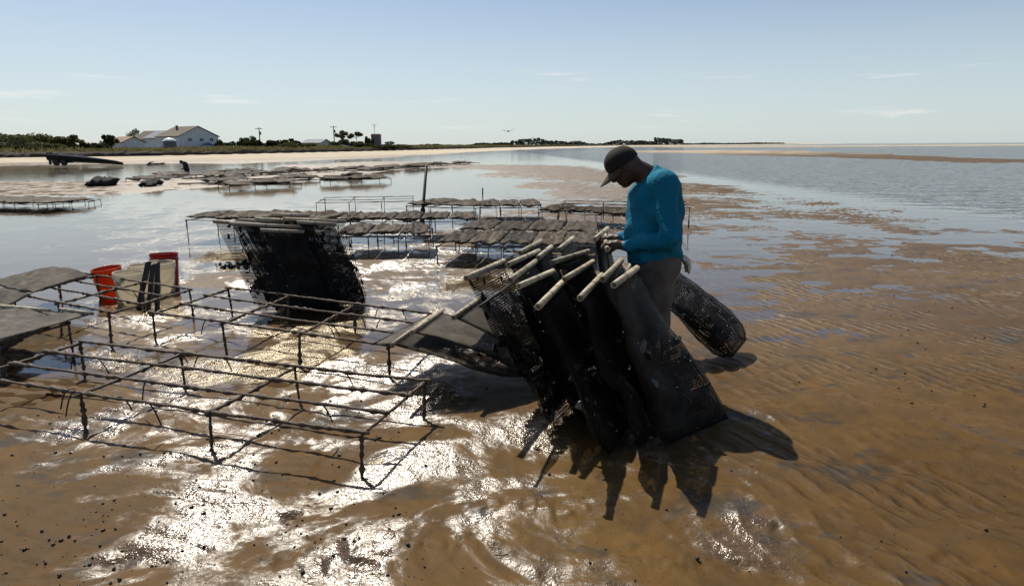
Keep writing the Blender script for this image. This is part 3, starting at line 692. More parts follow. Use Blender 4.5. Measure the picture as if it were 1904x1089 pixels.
ORD = ('leftmost', 'second', 'third', 'fourth')
def ordinal(lab, i, n):
    return ('rightmost ' if i == n - 1 else ORD[i] + ' ' if i == 0 else ORD[i] + '-from-left ') + lab
def mid_rack(a, b, depth, h, label, seed, bags=(), cols=0, labs=None, empty_=False, group='covered racks in the middle distance', hooks=0):
    nl = at(*a, h); nr = at(*b, h); ax = (nr - nl).normalized(); w = Vector((-ax.y, ax.x, 0)) * depth
    root, R = rack(nl, nr, nl + w, nr + w, h, label, group, seed=seed, hooks=hooks, step=.15, n=5, nbar=3, r=.0075)
    if not empty_:
        for i in range(cols):
            u0 = (i + .015) / cols; u1 = (i + .985) / cols; rs = random.Random(seed * 7 + i)
            j = lambda: rs.uniform(-.015, .015)
            p = (R(u0 + j() * .3, -.06 + j(), z3 + .02), R(u0 + j() * .3, 1.04 + j(), z3 + .02), R(u1 + j() * .3, 1.04 + j(), z3 + .02), R(u1 + j() * .3, -.06 + j(), z3 + .02))
            quad_bag(p, ordinal(labs, i, cols) if isinstance(labs, str) else labs[i], seed * 13 + i, rs.uniform(.045, .10), 'net_dry', group=bags, lump=.022, wav=.028)
    return root, R
mid_rack((346, 409), (612, 412), 1.0, .34, 'long low rack at the water, behind the upright black bags', 11, 'bags on the long rack behind the upright bags', 5, 'silted flat bag on the long rack behind the upright black bags')
mid_rack((628, 413), (884, 411), 1.0, .34, 'long low rack right of the upright black bags, ending left of the silted wide rack', 12, 'bags on the long rack right of the upright bags', 5, 'silted flat bag on the long rack right of the upright black bags')
mid_rack((628, 440), (796, 438), .95, .32, 'short low rack between the upright black bags and the wide silted rack', 13, 'bags on the short rack', 3, 'silted flat bag on the short rack right of the upright black bags')
mid_rack((812, 457), (1108, 461), 1.2, .27, 'wide low rack under plump brown bags behind the pile', 14, 'plump bags in the near row of the wide rack', 5, 'plump brown bag in the near row of the wide rack behind the pile')
pa = at(812, 457, .27); 
mid_rack((852, 432), (1112, 435), 1.2, .28, 'rack under the far row of plump brown bags behind the pile', 15, 'plump bags in the far row of the wide rack', 4, 'plump brown bag in the far row behind the pile')
mid_rack((588, 377), (768, 374), 1.6, .36, 'bare rack frame standing in the water left of the leaning pole', 16, empty_=True)
mid_rack((756, 383), (884, 387), 1.1, .34, 'small rack with bulging bags beside the leaning pole', 17, 'bags on the rack beside the pole', 2, ('flat bag on the pole end of the small rack', 'humped brown bag right of the leaning pole'))
mid_rack((892, 387), (1008, 386), 1.3, .32, 'small low rack right of the one beside the pole', 18, 'bags on the low rack right of the pole rack', 3, 'flat brown bag on the small rack between the pole and the man')
mid_rack((1002, 394), (1166, 402), .9, .26, 'low dark rack of bags running behind the man\'s chest', 19, 'bags on the dark rack behind the man', 4, 'dark flat bag on the rack running behind the man\'s chest')
mid_rack((1040, 384), (1282, 386), 1.4, .42, 'bare rack frame behind the man with one end showing at his back', 20, empty_=True)
mid_rack((-90, 377), (88, 381), 1.5, .12, 'low rack of slumped bags standing in the channel at the left edge', 21, 'bags on the channel rack at the left edge', 4, 'slumped brown bag on the channel rack at the left frame edge')
mid_rack((70, 377), (164, 375), 1.0, .11, 'bare low rack end reaching into the channel at the left', 22, empty_=True)

# --- far racks on the flat by the beach
def far_racks():
    rs = random.Random(5); GR = 'far racks on the flat by the beach'; GB = 'bags on the far racks'
    LR = 'one of the far low racks on the bright flat below the beach'; LB = 'flat dark bag on the far racks below the beach'
    L, Wd, h = 3.0, 1.1, .15
    rodm = mesh('rod', *rod_vf((-L / 2, 0, 0), (L / 2, 0, 0), .016, 1, .6, .4, 4)); cbm = mesh('crossbar', *rod_vf((0, -Wd / 2, 0), (0, Wd / 2, 0), .016, 2, .6, .4, 4)); lgm = mesh('leg', *rod_vf((0, 0, 0), (0, 0, -.42), .020, 3, .6, .2, 4))
    for me in (rodm, cbm, lgm): me.materials.append(M['rebar'])
    bms = []
    for q in range(4):
        P, Fc, uv, *_ = bag_grid((-.5, -.6, 0), (.5, -.6, 0), (.5, .6, 0), (-.5, .6, 0), .14, 200 + q, nu=7, nv=7, flat=True, lump=.05, wav=.06)
        me = mesh('mesh_bag', P, Fc, True, uv); me.materials.append(M['net_dry']); bms.append(me)
    proto = empty('oyster_rack'); tag(proto, LR, 'rack', GR)
    for y in (-Wd / 2, 0, Wd / 2): link('rod', rodm, None, proto).location = (0, y, h)
    for x in (-L / 2, 0, L / 2):
        link('crossbar', cbm, None, proto).location = (x, 0, h - .02)
        for y in (-Wd / 2, Wd / 2): link('leg', lgm, None, proto).location = (x, y, h)
    rows = [((232,335),(560,314)),((330,331),(885,302)),((312,341),(720,323)),((400,346),(590,337)),((610,335),(712,331)),((500,323),(800,309)),((225,329),(480,316))]
    first = True
    for ri, (a, b) in enumerate(rows):
        A = at(*a, h); B = at(*b, h); d = B - A; n = max(1, int(d.length / (L + .5))); ang = math.atan2(d.y, d.x)
        for i in range(n):
            if rs.random() < .10: continue
            p = A + d * ((i + .5) / n) + Vector((rs.uniform(-.3, .3), rs.uniform(-.3, .3), 0))
            o = proto if first else copy_tree(proto); first = False
            o.location = (p.x, p.y, rs.uniform(-.06, .03)); o.rotation_euler = (rs.uniform(-.03, .03), rs.uniform(-.02, .02), ang + rs.uniform(-.08, .08))
            for k in range(3):
                if rs.random() < .22: continue
                bo = link('mesh_bag', rs.choice(bms)); tag(bo, LB, 'mesh bag', GB)
                q = Matrix.Rotation(ang, 3, 'Z') @ Vector(((k - 1) * 1.0 + rs.uniform(-.1, .1), rs.uniform(-.1, .1), 0))
                bo.location = (p.x + q.x, p.y + q.y, h + .05 + rs.uniform(-.02, .06)); bo.rotation_euler = (rs.uniform(-.1, .1), rs.uniform(-.06, .06), ang + rs.uniform(-.15, .15))
far_racks()

# ================================================================== the man
class Field:
    """signed distances on a grid, blended softly, surfaced into one continuous skin"""
    def __init__(s, lo, hi, h):
        s.lo = np.array(lo, float); s.h = h; s.n = np.ceil((np.array(hi) - s.lo) / h).astype(int) + 1
        s.ax = [s.lo[i] + h * np.arange(s.n[i]) for i in range(3)]
        s.f = np.full(s.n, .25, dtype=np.float32)
    def sub(s, lo, hi):
        sl = []
        for i in range(3):
            a = max(0, int((lo[i] - s.lo[i]) / s.h)); b = min(s.n[i], int((hi[i] - s.lo[i]) / s.h) + 2); sl.append(slice(a, max(a + 1, b)))
        return tuple(sl), np.meshgrid(*[s.ax[i][sl[i]] for i in range(3)], indexing='ij')
    def blend(s, sl, d, k):
        a = s.f[sl]; h = np.clip(.5 + .5 * (a - d) / k, 0, 1); s.f[sl] = a * (1 - h) + d * h - k * h * (1 - h)
    def cap(s, a, b, ra, rb, k=.02, m=.10):
        a = np.array(a, float); b = np.array(b, float); R = max(ra, rb) + m
        sl, (X, Y, Z) = s.sub(np.minimum(a, b) - R, np.maximum(a, b) + R); d = b - a; L2 = d @ d + 1e-9
        t = np.clip(((X - a[0]) * d[0] + (Y - a[1]) * d[1] + (Z - a[2]) * d[2]) / L2, 0, 1)
        q = np.sqrt((X - a[0] - t * d[0]) ** 2 + (Y - a[1] - t * d[1]) ** 2 + (Z - a[2] - t * d[2]) ** 2) - (ra + (rb - ra) * t)
        s.blend(sl, q, k)
    def ell(s, c, r, R=None, k=.03, m=.12, cut=False):
        c = np.array(c, float); r = np.array(r, float); w = max(r) + m
        sl, (X, Y, Z) = s.sub(c - w, c + w); P = np.stack([X - c[0], Y - c[1], Z - c[2]], -1)
        if R is not None: P = P @ np.array(R)          # columns of R are the ellipsoid's own axes
        k0 = np.sqrt(((P / r) ** 2).sum(-1)); k1 = np.sqrt(((P / r ** 2) ** 2).sum(-1)) + 1e-6
        d = k0 * (k0 - 1) / k1; d = np.where(k0 < .05, -min(r), d)
        if cut:
            a = s.f[sl]; h = np.clip(.5 - .5 * (a + d) / k, 0, 1); s.f[sl] = a * (1 - h) + (-d) * h + k * h * (1 - h)
        else: s.blend(sl, d, k)
    def plane(s, n, d):        # keep n.p < d
        X, Y, Z = np.meshgrid(*s.ax, indexing='ij', sparse=True); s.f = np.maximum(s.f, (n[0] * X + n[1] * Y + n[2] * Z - d).astype(np.float32))
    def wrinkle(s, fn):
        X, Y, Z = np.meshgrid(*s.ax, indexing='ij', sparse=True); s.f = s.f + fn(X, Y, Z).astype(np.float32)
    def surface(s):
        f = s.f; ins = f < 0; n = f.shape; cn = tuple(x - 1 for x in n)
        acc = np.zeros(cn + (3,), np.float32); cnt = np.zeros(cn, np.float32)
        E = []
        for ax in range(3):
            o = [b for b in range(3) if b != ax]
            for p in (0, 1):
                for q in (0, 1):
                    s0 = [None] * 3; s1 = [None] * 3
                    s0[ax] = slice(0, n[ax] - 1); s1[ax] = slice(1, n[ax])
                    s0[o[0]] = s1[o[0]] = slice(p, p + cn[o[0]]); s0[o[1]] = s1[o[1]] = slice(q, q + cn[o[1]])
                    A = f[tuple(s0)]; B = f[tuple(s1)]; ch = (A < 0) != (B < 0)
                    t = np.where(ch, A / np.where(ch, A - B, 1), 0)
                    acc[..., ax] += np.where(ch, t, 0); acc[..., o[0]] += ch * p; acc[..., o[1]] += ch * q; cnt += ch
        act = cnt > 0; idx = -np.ones(cn, np.int64); idx[act] = np.arange(act.sum())
        cells = np.argwhere(act); V = (cells + acc[act] / cnt[act][:, None]) * s.h + s.lo
        Fc = []
        for ax in range(3):
            o = [(ax + 1) % 3, (ax + 2) % 3]
            sA = [slice(None)] * 3; sB = [slice(None)] * 3; sA[ax] = slice(0, n[ax] - 1); sB[ax] = slice(1, n[ax])
            for b in o: sA[b] = sB[b] = slice(1, n[b] - 1)
            A = ins[tuple(sA)]; B = ins[tuple(sB)]
            pos = np.argwhere(A != B); flip = A[tuple(pos.T)]
            off = np.zeros(3, int); off[o[0]] = 1; off[o[1]] = 1; pos = pos + off
            def cell(da, db):
                c = pos.copy(); c[:, o[0]] -= da; c[:, o[1]] -= db; return idx[tuple(c.T)]
            q = np.stack([cell(1, 1), cell(0, 1), cell(0, 0), cell(1, 0)], 1)
            q[~flip] = q[~flip][:, ::-1]; Fc.append(q)
        Fc = np.concatenate(Fc); Fc = Fc[(Fc >= 0).all(1)]
        return V, Fc
def field_obj(name, fld, mat_, parent):
    V, Fc = fld.surface()
    me = bpy.data.meshes.new(name)
    me.vertices.add(len(V)); me.vertices.foreach_set('co', V.astype(np.float32).ravel())
    me.loops.add(Fc.size); me.loops.foreach_set('vertex_index', Fc.astype(np.int32).ravel())
    me.polygons.add(len(Fc)); me.polygons.foreach_set('loop_start', np.arange(0, Fc.size, 4, dtype=np.int32))
    me.update(calc_edges=True); me.validate(); me.polygons.foreach_set('use_smooth', np.ones(len(me.polygons), dtype=bool))
    return link(name, me, mat_, parent)

MAN = Vector((.945, 4.42, 0.0)); MAN.z = gz(.945, 4.42) - .01
# head frame: f forward (down and to the left), u up, s sideways
hf = np.array([-.78, 0, -.625]); hu = np.array([-.625, 0, .78]); hs = np.array([0, 1.0, 0])
HC = np.array([-.232, 0, 1.497]); HR = np.stack([hf, hs, hu], 1)
def H(f, s_, u): return HC + hf * f + hs * s_ + hu * u
SHn, SHf = (.00, -.195, 1.395), (-.02, .195, 1.395)
ELn, ELf = (.012, -.285, 1.075), (-.03, .275, 1.08)
WRn, WRf = (-.222, -.135, 1.005), (-.235, .115, 1.015)
TUBE_A, TUBE_B = np.array([-.345, -.17, .985]), np.array([-.285, .42, 1.0])     # the tube he works on
def man():
    root = empty('person', MAN); tag(root, 'man in teal long-sleeved shirt, dark cap and grey-brown trousers bent over the bags', 'person')
    B = Field((-.50, -.40, -.02), (.32, .40, 1.68), .0062)
    # trunk and legs (under the clothes)
    for c, r in (((-.005, 0, .93), (.14, .165, .13)), ((-.03, 0, 1.08), (.14, .165, .16)), ((-.035, 0, 1.28), (.13, .17, .17))): B.ell(c, r, k=.06)
    for y in (-.10, .10):
        B.cap((.0, y, .88), (-.03, y * 1.1, .48), .085, .055, .03); B.cap((-.03, y * 1.1, .48), (.03, y * 1.15, .09), .055, .04, .03)
        B.cap((.03, y * 1.15, .05), (-.14, y * 1.3, .035), .045, .035, .03)
    for S, E, Wr in ((SHn, ELn, WRn), (SHf, ELf, WRf)):
        B.cap(S, E, .055, .042, .03); B.cap(E, Wr, .042, .028, .025)
    # neck and head
    B.cap((-.03, 0, 1.42), (-.165, 0, 1.49), .066, .060, .04)
    B.ell(H(-.012, 0, .018), (.097, .076, .092), HR, .03)
    B.ell(H(.022, 0, -.055), (.066, .058, .066), HR, .035)          # jaw and cheeks
    B.ell(H(.055, 0, -.098), (.026, .028, .022), HR, .025)          # chin
    B.cap(H(.082, 0, .012), H(.096, 0, -.030), .009, .013, .014)    # nose bridge
    B.ell(H(.100, 0, -.034), (.017, .017, .012), HR, .012)
    for y in (-.014, .014): B.ell(H(.090, y, -.038), (.011, .009, .008), HR, .008)
    B.cap(H(.072, -.030, .018), H(.072, .030, .018), .014, .014, .015)   # brow
    for y in (-.031, .031): B.ell(H(.084, y, -.002), (.014, .014, .010), HR, .012, cut=True)
    B.cap(H(.083, -.016, -.060), H(.083, .016, -.060), .0075, .0075, .008)
    B.cap(H(.080, -.014, -.074), H(.080, .014, -.074), .0085, .0085, .008)
    for y in (-.074, .074):
        B.ell(H(-.010, y, -.012), (.020, .008, .032), HR, .010); B.ell(H(-.010, y * 1.06, -.008), (.010, .006, .016), HR, .006, cut=True)
    # hands closing round the tube: palms on top, fingers over the far-left side and under, thumbs below
    ax = TUBE_B - TUBE_A; ax = ax / np.linalg.norm(ax); e1 = np.array([1.0, 0, 0]); e1 -= ax * (e1 @ ax); e1 /= np.linalg.norm(e1); e2 = np.cross(e1, ax); e2 = e2 if e2[2] > 0 else -e2
    for Wr, y0, sg in ((WRn, -.085, 1), (WRf, .16, -1)):
        def T(y, ang, R=.031):
            c = TUBE_A + ax * ((y - TUBE_A[1]) / ax[1]); a = math.radians(ang); return c + (e1 * math.cos(a) + e2 * math.sin(a)) * R
        kn = T(y0, 55, .036); palm = (np.array(Wr) * .45 + kn * .55)
        B.cap(Wr, palm, .028, .027, .02); B.cap(T(y0 - .028, 48, .036), T(y0 + .028, 48, .036), .017, .016, .018); B.cap(palm, kn, .026, .018, .02)
        for i, (dy, r, end) in enumerate(((-.032, .0085, 205), (-.011, .0092, 225), (.011, .0092, 220), (.031, .0080, 195))):
            angs = [52, 52 + (end - 52) * .38, 52 + (end - 52) * .72, end]
            pts = [T(y0 + dy * (1.0 + .1 * j), a_, .031 + (.004 if j == 0 else 0)) for j, a_ in enumerate(angs)]
            for j in range(3): B.cap(pts[j], pts[j + 1], r * (1.08 - .08 * j), r * (1.0 - .08 * j), .005)
        th = [palm + np.array([-.005, -.022 * sg, -.012]), T(y0 - .030 * sg, -15, .034), T(y0 - .022 * sg, -60, .032), T(y0 - .010 * sg, -95, .031)]
        for j in range(3): B.cap(th[j], th[j + 1], .0125 - .0015 * j, .011 - .0012 * j, .007)
    body = field_obj('body', B, M['skin'], root)
    for y in (-.031, .031):
        V, Fc = lathe([(.0001, -.011), (.006, -.0095), (.011, 0), (.006, .0095), (.0001, .011)], 10)
        e = obj('eye', (np.array(V) + H(.072, y, -.002), Fc), M['eye'], root, True)
    # shirt
    S = Field((-.42, -.42, .82), (.32, .42, 1.56), .0075)
    for c, r in (((-.010, 0, .93), (.178, .198, .16)), ((-.030, 0, 1.06), (.172, .200, .17)), ((-.040, 0, 1.20), (.160, .198, .16)), ((-.040, 0, 1.33), (.145, .190, .13)), ((.020, 0, 1.34), (.112, .170, .12)), ((.015, 0, 1.18), (.138, .190, .16))): S.ell(c, r, k=.07)
    for Sh, E, Wr in ((SHn, ELn, WRn), (SHf, ELf, WRf)):
        Wv = np.array(Wr); Ev = np.array(E); cu = Ev + (Wv - Ev) * .90
        S.cap((Sh[0] - .01, Sh[1] * .72, Sh[2] + .005), Sh, .085, .078, .05); S.cap(Sh, E, .077, .060, .035); S.cap(E, cu, .060, .040, .03)
        mid = Ev + (Wv - Ev) * .35; S.cap(Ev + np.array([.01, 0, -.012]), mid + np.array([0, 0, -.014]), .055, .046, .03)
    S.cap((-.02, 0, 1.40), (-.075, 0, 1.455), .090, .078, .03)
    def fold(X, Y, Z):
        return (.0085 * np.sin(38 * Z + 22 * X + 3 * np.sin(9 * Y)) * np.exp(-((Z - 1.10) / .13) ** 2) + .0060 * np.sin(44 * X + 30 * Z + 4 * np.sin(14 * Z)) * np.exp(-((Z - .98) / .05) ** 2)
                + .0035 * np.sin(30 * Y + 26 * Z + 2 * np.sin(20 * X)) + .006 * np.sin(46 * (X + .8 * Z) + 5 * np.sin(7 * Z) + 6 * Y) * np.exp(-((Z - 1.30) / .09) ** 2))
    S.wrinkle(fold)
    S.plane((-.74, 0, .67), 1.030)                         # neckline, across the sloping neck
    S.wrinkle(lambda X, Y, Z: np.where(Z < .90, 0, 0) + 0 * X * Y)
    X, Y, Z = np.meshgrid(*S.ax, indexing='ij', sparse=True)
    S.f = np.maximum(S.f, (.885 + .022 * np.sin(9 * X + 1.2) + .004 * np.sin(17 * Y + 8 * X) - Z).astype(np.float32))
    field_obj('shirt', S, M['shirt'], root)
    # trousers
    Tr = Field((-.30, -.32, .04), (.30, .32, 1.02), .009)
    Tr.ell((-.005, 0, .90), (.168, .186, .15), k=.05)
    for y in (-.10, .10):
        Tr.cap((.005, y, .86), (-.02, y * 1.12, .48), .118, .090, .05); Tr.cap((-.02, y * 1.12, .48), (.03, y * 1.18, .12), .090, .074, .03)
    Tr.wrinkle(lambda X, Y, Z: .004 * np.sin(34 * Z + 18 * X + 2 * np.sin(17 * Y)) + .003 * np.sin(60 * X + 12 * Z))
    Tr.plane((0, 0, -1), -.075); Tr.plane((0, 0, 1), .985)
    field_obj('trousers', Tr, M['trousers'], root)
    for y in (-.118, .118):
        Bo = Field((-.28, y - .12, -.03), (.16, y + .12, .34), .008)
        Bo.cap((.03, y, .30), (.03, y, .07), .066, .058, .02); Bo.cap((.045, y, .045), (-.17, y * 1.12, .040), .050, .046, .04); Bo.plane((0, 0, -1), .0)
        field_obj('boot', Bo, M['boot'], root)
    # cap: crown cut off at the brow line, then the bill
    Cp = Field(HC - .2, HC + .2, .005)
    Cp.ell(H(-.012, 0, .022), (.106, .086, .100), HR, .01); Cp.ell(H(.02, 0, .050), (.070, .072, .062), HR, .05)
    n = -(hu * .97 - hf * .10); Cp.plane(n, n @ H(0, 0, .012))
    crown = field_obj('cap', Cp, M['cap'], root)
    V = []; Fc = []; na, nb = 15, 7
    for side in (0, 1):
        for i in range(na):
            a = math.radians(-82 + 164 * i / (na - 1))
            for j in range(nb):
                t = j / (nb - 1); r = .078 + .0 * t; ext = t * (.088 * math.cos(a) ** .8 if math.cos(a) > 0 else 0)
                ff = .012 + .092 * math.cos(a) + ext; ss = .082 * math.sin(a) * (1 - .10 * t); uu = .020 - .16 * ss ** 2 * 10 * (.35 + .65 * t) - .030 * t - side * .004
                V.append(H(ff, ss, uu))
    ix = lambda s_, i, j: s_ * na * nb + i * nb + j
    for i in range(na - 1):
        for j in range(nb - 1):
            Fc.append((ix(0, i, j), ix(0, i, j + 1), ix(0, i + 1, j + 1), ix(0, i + 1, j))); Fc.append((ix(1, i, j), ix(1, i + 1, j), ix(1, i + 1, j + 1), ix(1, i, j + 1)))
        Fc.append((ix(0, i, nb - 1), ix(1, i, nb - 1), ix(1, i + 1, nb - 1), ix(0, i + 1, nb - 1)))
    obj('brim', (V, Fc), M['brim'], crown, True)
    V, Fc = lathe([(.0001, .006), (.006, .004), (.009, 0), (.009, -.004)], 10)
    Rq = np.stack([hf, hs, hu], 1); obj('button', ((np.array(V) @ Rq.T) + H(-.005, 0, .121), Fc), M['cap'], crown, True)
    return root
person = man()
# rag in his back pocket
def rag():
    V = []; Fc = []; nu, nv = 9, 11
    base = MAN + Vector((.150, -.08, .90))
    for i in range(nu):
        for j in range(nv):
            u = i / (nu - 1) - .5; v = j / (nv - 1)
            V.append(base + Vector((.012 + .034 * math.sin(v * 2.6) + .012 * math.sin(u * 9 + v * 5), u * .07 * (1 + .5 * math.sin(v * 3)), -.085 * v + .018 * math.cos(u * 8) + .02)))
    for i in range(nu - 1):
        for j in range(nv - 1): Fc.append((i * nv + j, i * nv + j + 1, (i + 1) * nv + j + 1, (i + 1) * nv + j))
    c = base; V = [v - c for v in V]
    o = obj('rag', (V, Fc), M['rag'], None, True); o.location = c
    md = o.modifiers.new('thickness', 'SOLIDIFY'); md.thickness = .008
    tag(o, 'crumpled pale rag hanging from the man\'s back pocket', 'rag')
rag()
# the bag in his hands and the one just beyond it
TA, TB = Vector(TUBE_A) + MAN, Vector(TUBE_B) + MAN
bag(TA, TB, Vector((TB.x + .20, TB.y + .10, .05)), Vector((TA.x + .16, TA.y + .12, .04)), 'black mesh bag held up by its tube in the man\'s hands', 'bags the man is handling', bulge=.10, seed=50, tube_over=(.01, .0))
tn = at(1107, 446, 1.02); tf = at(1140, 417, 1.02); tf = tn + (tf - tn).normalized() * .58
bag(tn, tf, Vector((tf.x + .20, tf.y, .05)), Vector((tn.x + .16, tn.y + .1, .04)), 'black mesh bag with the highest cream tube, just beyond the man\'s hands', 'bags the man is handling', bulge=.10, seed=51)

# ================================================================== buckets, boards, pole, stake, clump
def bucket(c, lean, m, label, h=.37, r=.15, seed=0, ribs=1, handle=True):
    root = empty('bucket', c); root.rotation_euler = lean; tag(root, label, 'bucket', 'buckets standing at the channel edge')
    prof = [(.0001, .004), (r * .86, .004), (r * .86, .0), (r * .87, .004), (r * .985, h * .80)]
    for k in range(ribs):
        z = h * (.82 + .07 * k); prof += [(r * .985, z), (r * 1.055, z + .003), (r * 1.055, z + .012), (r * .99, z + .014)]
    prof += [(r * 1.0, h - .012), (r * 1.045, h - .011), (r * 1.045, h), (r * .975, h), (r * .97, h - .02), (r * .85, .012), (.0001, .012)]
    obj('shell', lathe(prof, 28), m, root, True)
    if handle:
        z0 = h * .86; pts = [(r * 1.06 * math.cos(a), -r * .55 * math.sin(a) - .03 * math.sin(a), z0 - .16 * math.sin(a)) for a in [math.pi * i / 12 for i in range(13)]]
        obj('handle', tube(pts, .0028, 5), M['steel'], root, True)
    return root
def bk(px, py, D):
    p = atD(px, py, D); return (p.x, p.y, gz(p.x, p.y) - .015)
bucket(bk(210, 540, 7.55), (.05, -.10, .3), M['orange'], 'orange bucket leaning at the left of the buckets', ribs=1)
bucket(bk(241, 540, 7.25), (.03, .02, 1.0), M['white_plastic'], 'dirty white ribbed bucket beside the orange one', ribs=2)
bucket(bk(272, 540, 7.65), (-.02, .03, 2.0), M['white_plastic'], 'off-white bucket half hidden behind the dark boards', ribs=2, handle=False)
bucket(bk(301, 530, 7.75), (.0, .03, .5), M['white_plastic'], 'white bucket in front of the red one', ribs=2)
bucket(bk(309, 527, 8.05), (.04, .05, 2.4), M['red'], 'dark red bucket at the right of the buckets', ribs=1, h=.42, r=.155)
def board(a, b, w, label):
    A = Vector(a); B = Vector(b); d = (B - A); L = d.length; d.normalize(); s = Vector((1, 0, 0)); n = d.cross(s).normalized(); s = n.cross(d)
    V = []; rs = random.Random(int(w * 1e4))
    for k in range(6):
        t = k / 5
        for su, nn in ((-1, -1), (1, -1), (1, 1), (-1, 1)): V.append(A + d * (t * L + (.01 * su if k == 5 else 0)) + s * (su * w / 2 * (1 + rs.uniform(-.08, .04))) + n * (nn * .012) - A)
    Fc = [(0, 1, 2, 3)[::-1], (20, 21, 22, 23)] + [(k * 4 + i, k * 4 + (i + 1) % 4, k * 4 + 4 + (i + 1) % 4, k * 4 + 4 + i) for k in range(5) for i in range(4)]
    o = obj('board', (V, Fc), M['wood'], None); o.location = A; tag(o, label, 'board', 'boards propped in front of the buckets')
for (a, b, w, lab) in (((254, 566, 6.95), (276, 487, 7.1), .05, 'greyish board leaning left of the two dark boards by the buckets'), ((274, 572, 6.85), (284, 492, 7.0), .04, 'narrow dark board between two others by the buckets'), ((291, 572, 6.85), (293, 489, 7.0), .045, 'upright dark board at the right of the boards by the buckets')):
    A = atD(*a); B = atD(*b); A.z = min(A.z, gz(A.x, A.y) - .02); board(A, B, w, lab)
A = atD(783, 403, 15.2); B = atD(793, 308, 15.4); A.z = -.15
po = obj('mooring_pole', (lambda q: ([v - A for v in q[0]], q[1]))(tube([A, A.lerp(B, .3), A.lerp(B, .32), B], [.055, .055, .035, .03], 8)), M['wood'], None, True); po.location = A
tag(po, 'thin dark pole leaning out of the water beyond the racks', 'pole')
A = atD(897, 356, 23.5); st = obj('stake', tube([(0, 0, -.2), (.01, 0, .22)], .025, 6), M['wood'], None, True); st.location = (A.x, A.y, 0); tag(st, 'short lone stake standing in the calm channel', 'stake')
def clump(c, s, label, seed, name='weed_clump', m='oyster', n=26):
    rs = np.random.RandomState(seed); iv, fi = ico(); V = []; Fc = []
    for k in range(n):
        A_ = np.linalg.qr(rs.randn(3, 3))[0]; o = len(V) * len(iv)
        V.append((iv * (1 + .25 * rs.randn(len(iv), 1)) * np.array([.5, .3, .2]) * s * rs.uniform(.25, .6)) @ A_.T + rs.randn(3) * np.array([.45, .25, .10]) * s + np.array([0, 0, .14 * s])); Fc += [tuple(q + o for q in f) for f in fi]
    o = obj(name, (np.concatenate(V), Fc), M[m]); o.location = c; return tag(o, label, 'clump')
p = at(424, 497, 0); clump((p.x, p.y, .0), .16, 'small dark clump of weed in the shallows left of the upright bags', 3)
p = at(190, 345, 0)
def bundle(px, py, w, hgt, label, seed, n):
    p = at(px, py, 0); root = empty('bag_bundle', (p.x, p.y, 0)); tag(root, label, 'bundle', 'dark bundles on the far flat')
    for k in range(n):
        x = (k - (n - 1) / 2) * w / n
        P, Fc, uv, *_ = bag_grid((x - w / n * .6, -.5, .10), (x - w / n * .3, .5, hgt * .9), (x + w / n * .8, .5, hgt * .75), (x + w / n * .6, -.5, .06), hgt * .75, seed + k, nu=9, nv=9, flat=True, lump=.10, wav=.10)
        obj('roll', (P, Fc), M['dark_cloth'], root, True)
bundle(190, 347, .85, .40, 'dark double bundle of rolled bags on the bright far flat', 300, 2)
bundle(280, 348, .45, .26, 'small dark bundle right of the larger one on the far flat', 310, 1)

# snails and shell bits strewn on the sand
def snails():
    rs = np.random.RandomState(8); iv, fi = ico(); fi = np.array(fi); Vs = []; n = 0
    px = []; 
    while len(px) < 800:
        x = rs.uniform(-60, 1960); y = 470 + 640 * rs.rand() ** 1.3
        dens = .12 + .88 * (x < 800) * (y > 740) + .5 * (x > 1380) * (y < 760)
        if vnoise(np.array([x / 70.]), np.array([y / 40.]), 91)[0] < rs.uniform(-.9, .9): continue
        if rs.rand() < dens: px.append((x, y))
    P = np.array([at(a, b, .02)[:] for a, b in px]); P[:, 2] = zfun(P[:, 0], P[:, 1])
    P = P[P[:, 2] > -.012]
    V = []; 
    for p in P:
        s = .0025 + .0065 * rs.rand() ** 3.2; A_ = np.linalg.qr(rs.randn(3, 3))[0]
        V.append((iv * np.array([1.5, 1.0, .9]) * s) @ A_.T + p + np.array([0, 0, s * .45]))
    k = len(V); V = np.concatenate(V); Fc = (fi[None] + (np.arange(k) * len(iv))[:, None, None]).reshape(-1, 3)
    o = obj('mud_snails', (V, Fc.tolist()), M['pebble'], None, True); tag(o, 'tiny dark snails and shell bits strewn over the wet sand', 'snails', kind='stuff')
snails()

# ================================================================== the shore: bank, houses, trees, boat, far person
def bank():
    ts = np.linspace(-1.15, .36, 420); V = []; Fc = []
    prof = [(-.022, -.25), (-.014, .16), (-.008, .32), (-.004, .78), (.004, 1.02), (.012, 1.0), (.03, .55)]
    for i, t in enumerate(ts):
        D = float(bank_D(t)); y0 = D * .99
        for s_, z in prof:
            k = 1 + .35 * float(vnoise(np.array([t * 60 + z * 2]), np.array([s_ * 80.]), 5)[0])
            y = y0 + 100 * s_ * k; V.append((t * y0, y, z * (1 + .16 * float(vnoise(np.array([t * 140.]), np.array([z]), 9)[0])) * (1 - .35 * max(0, t + .1) / .4 * (z > .3))))
    m = len(prof)
    for i in range(len(ts) - 1):
        for j in range(m - 1): Fc.append((i * m + j, (i + 1) * m + j, (i + 1) * m + j + 1, i * m + j + 1))
    o = obj('bank', (V, Fc), M['peat'], None, False); o['kind'] = 'structure'
bank()
def land_z(x, y): return gz(x, y)
